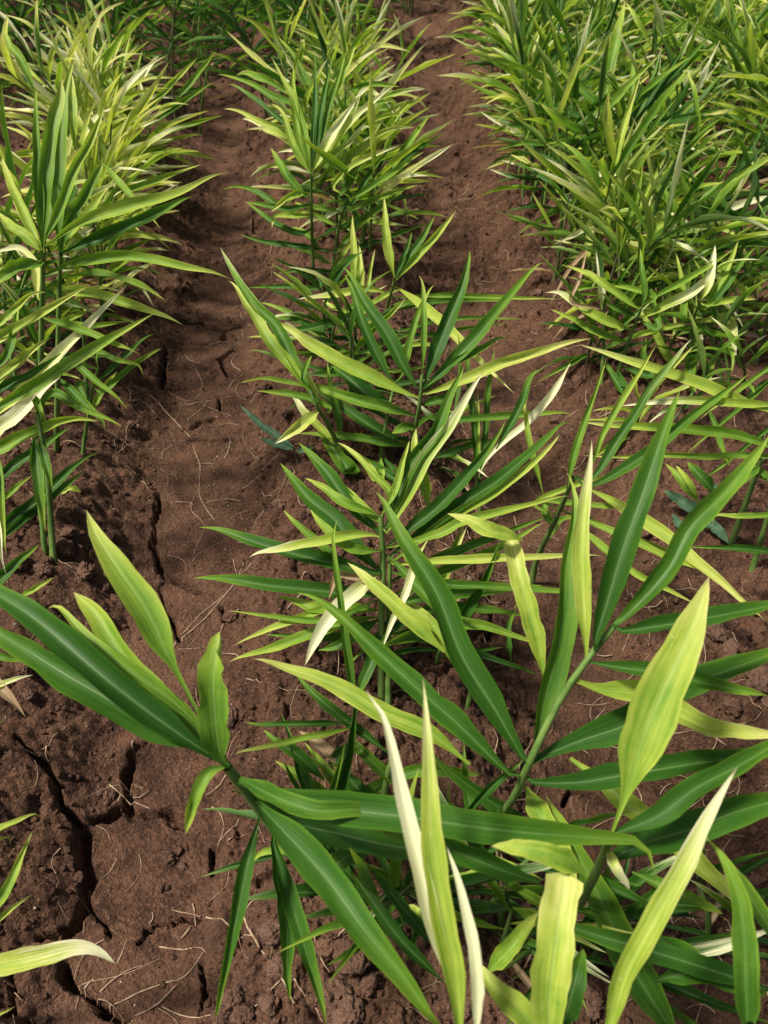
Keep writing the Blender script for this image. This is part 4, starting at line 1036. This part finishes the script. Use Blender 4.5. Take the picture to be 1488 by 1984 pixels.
for px, py, rp in ((140, 1100, 22), (150, 1075, 14), (175, 1130, 16), (110, 1130, 13), (200, 1520, 14), (180, 1512, 7), (320, 1640, 17), (335, 1625, 10), (345, 1655, 9), (300, 1700, 8), (150, 1700, 14), (140, 1680, 10),
                   (165, 1672, 9), (690, 1900, 36), (650, 1960, 30), (530, 1965, 24), (455, 1950, 22), (430, 1975, 18), (640, 1870, 20), (1440, 1370, 30), (1400, 1400, 18), (1465, 1395, 18), (1400, 1260, 16), (1370, 1280, 14),
                   (600, 1100, 10), (620, 1125, 9), (75, 1380, 12), (60, 1145, 16), (235, 1090, 9), (300, 1100, 10), (1150, 1920, 22), (1190, 1890, 16), (1000, 1440, 14), (880, 1500, 16)):
    v = at_h(px, py, .04)
    r = rp / FPX * (v - CAMP).dot(FWD)
    place_clod(v.x, v.y, r, int(px + py), 'rounded brown earth clod lying loose on the ridge side' if rp >= 14 else 'small brown earth clod lying loose on the ridge side')
n = 0
while n < 190:
    y = .22 + 2.2 * rs.rand() ** 1.6; x = rs.uniform(-1.0, 1.2) * (.5 + .45 * y)
    dd = float(furrow_dist(np.array([x]), np.array([y]))[0])
    if dd < .085 and rs.rand() > .06: continue
    if not visible(x, y, .05, 20): continue
    r = .0045 + .011 * rs.rand() ** 2.2
    place_clod(x, y, r, n, 'rounded brown earth clod lying loose on the ridge side' if r > .0105 else 'small brown earth clod lying loose on the ridge side')
    n += 1

def crumbs():
    base = [lump_mesh(50 + i, 1) for i in range(5)]
    VB, FB = [], []
    for me in base:
        v = np.zeros(len(me.vertices) * 3); me.vertices.foreach_get('co', v); VB.append(v.reshape(-1, 3))
        f = np.zeros(len(me.polygons) * 3, np.int32); me.loops.foreach_get('vertex_index', f); FB.append(f.reshape(-1, 3))
    m = 15000
    y = .15 + 4.0 * rs.rand(m) ** 1.5; x = rs.uniform(-1.1, 1.25, m) * (.5 + .45 * y)
    dd = furrow_dist(x, y)
    keep = ((dd > .08) | (rs.rand(m) < .10 + .6 * (y > 1.7))) & (np.abs(x) < .46 + .42 * y)
    x, y = x[keep], y[keep]
    z = ground_h(x, y)
    r = (.0016 + .0042 * rs.rand(len(x)) ** 2) * (1 + .35 * np.clip(y - 1, 0, 3))
    Vs, Fs, o = [], [], 0
    for i in range(len(x)):
        a = rs.uniform(0, 6.28); c, s = math.cos(a), math.sin(a)
        b = VB[i % 5]
        Vs.append(np.stack([(b[:, 0] * c - b[:, 1] * s) * r[i] + x[i], (b[:, 0] * s + b[:, 1] * c) * r[i] + y[i], b[:, 2] * r[i] + z[i] + r[i] * .3], 1))
        Fs.append(FB[i % 5] + o); o += len(b)
    me = mesh_np('soil_crumbs', np.vstack(Vs), np.vstack(Fs), mat=M_SOIL)
    ob = bpy.data.objects.new('soil_crumbs', me)
    tag(link(ob), 'crumbly brown soil grains strewn over the ridges', 'soil crumbs', kind='stuff')
crumbs()

def straw_path(q, r, sub=10):
    Q = catmull(np.array(q), sub)
    zz = ground_h(Q[:, 0], Q[:, 1])
    zs = np.convolve(np.r_[zz[0], zz, zz[-1]], [.25, .5, .25], 'valid')
    Q[:, 2] = np.maximum(zz, zs) + r * 1.1 + Q[:, 2]
    return tube(Q, r * np.linspace(1.1, .6, sub), 5)
ROOTS = [  # dry roots and stalks one can follow by eye
    ('c3', [(520, 545), (590, 590), (650, 640), (700, 690), (742, 740), (755, 790), (775, 840), (772, 900), (772, 955), (800, 1010), (830, 1050)], .0016, 'long branching dry root running along the cracked mud'),
    ('c3', [(250, 765), (340, 770), (430, 785), (500, 768), (620, 775)], .0013, 'thin dry stalk lying across the dark furrow bank'),
    ('c3', [(430, 820), (500, 865), (545, 905), (578, 940)], .0016, 'short straight straw slanting down the dark furrow bank'),
    ('c3', [(755, 460), (780, 510), (778, 550), (735, 585), (650, 560)], .0010, 'hooked thread of dry root on the mud'),
    ('c3', [(720, 600), (760, 590), (820, 585), (900, 570)], .0010, 'fine dry stalk lying over a mud crack'),
    ('c3', [(500, 670), (497, 740), (440, 785), (430, 820)], .0010, 'bent dry rootlet hanging on the furrow bank'),
    ('c5', [(690, 560), (750, 510), (830, 430), (910, 330), (950, 240)], .0014, 'long straw slanting across the furrow edge'),
    ('c5', [(700, 540), (780, 450), (870, 380), (930, 300)], .0012, 'second straw lying alongside the long one'),
    ('c5', [(690, 590), (760, 585), (820, 580)], .0011, 'pale straw lying level on the mud'),
    ('c5', [(750, 0), (740, 50), (790, 110), (760, 190), (745, 230)], .0010, 'forked dry twig on the mud'),
    ('c7', [(350, 995), (440, 990), (540, 940), (640, 905), (710, 885), (790, 800)], .0015, 'long dry stalk bending across the wide mud plate'),
    ('c7', [(260, 940), (350, 900), (480, 870), (620, 810)], .0009, 'fine pale fibre on the wide mud plate'),
    ('c7', [(450, 830), (470, 790), (490, 740)], .0010, 'short upright dry curl on the mud plate'),
    ('c7', [(615, 765), (700, 775), (770, 770), (805, 805)], .0014, 'dry stem with shrivelled leaf end on the mud'),
    ('c7', [(940, 640), (980, 740), (1040, 830), (1090, 900), (1140, 990)], .0020, 'thick straw leaning among hanging dark leaves'),
    ('c7', [(1130, 880), (1160, 930), (1220, 1000), (1250, 1060)], .0016, 'straw under the hanging dark leaf tips'),
    ('c7', [(800, 655), (870, 690), (930, 740), (990, 760)], .0014, 'bent straw below the leaning plant'),
    ('c7', [(1390, 945), (1440, 930), (1488, 915)], .0012, 'pale straw resting on a large clod'),
    ('c6', [(950, 535), (935, 580), (920, 615)], .0013, 'short straw standing on soil beneath the fan of leaves'),
    ('c6', [(790, 895), (830, 850), (860, 815)], .0011, 'straw under the fan of leaves'),
    ('c6', [(930, 330), (1000, 410), (1040, 440)], .0013, 'straw among the crossing yellow leaves'),
    ('c6', [(1040, 670), (1100, 590), (1150, 540)], .0011, 'slim straw on the soil right of the leaf fan'),
    ('c8', [(1210, 1068), (1240, 970), (1260, 900)], .0012, 'straw on soil between the lowest leaves'),
    ('c8', [(1230, 820), (1280, 770), (1340, 735)], .0013, 'straw lying by the drooping green leaf'),
]
for fr, pts, r, lab in ROOTS:
    q = []
    for a, b in pts_of(fr, pts):
        v = at_h(a, b, .01)
        g = gz0(v.x, v.y); v = at_h(a, b, g + .006)
        q.append((v.x, v.y, 0.0))
    V, F = straw_path(q, r * .72, 26)
    o = bpy.data.objects.new('dry_root', mesh_np('dry_root', V, F, mat=M_STRAW))
    tag(link(o), lab, 'dry root')
def litter():
    Vs, Fs, o = [], [], 0
    for i in range(1000):
        y = .2 + 2.6 * rs.rand() ** 1.3
        if rs.rand() < .6:
            k = rs.choice([1, 1, 2, 0]); x = float(furrow(int(k), y)) + rs.choice([-1, 1]) * rs.uniform(.03, .2)
        else:
            x = rs.uniform(-1, 1.2) * (.5 + .45 * y)
        a = rs.uniform(0, 6.28); L = rs.uniform(.012, .075); bend = rs.uniform(-1, 1)
        q = [(x + L * s * math.cos(a + bend * s), y + L * s * math.sin(a + bend * s), .004 * rs.rand()) for s in np.linspace(0, 1, 4)]
        V, F = straw_path(q, rs.uniform(.0003, .0010), 7)
        Vs.append(V); Fs.append(F + o); o += len(V)
    ob = bpy.data.objects.new('straw_litter', mesh_np('straw_litter', np.vstack(Vs), np.vstack(Fs), mat=M_STRAW))
    tag(link(ob), 'fine dry grass bits scattered over the bare soil', 'litter', kind='stuff')
litter()
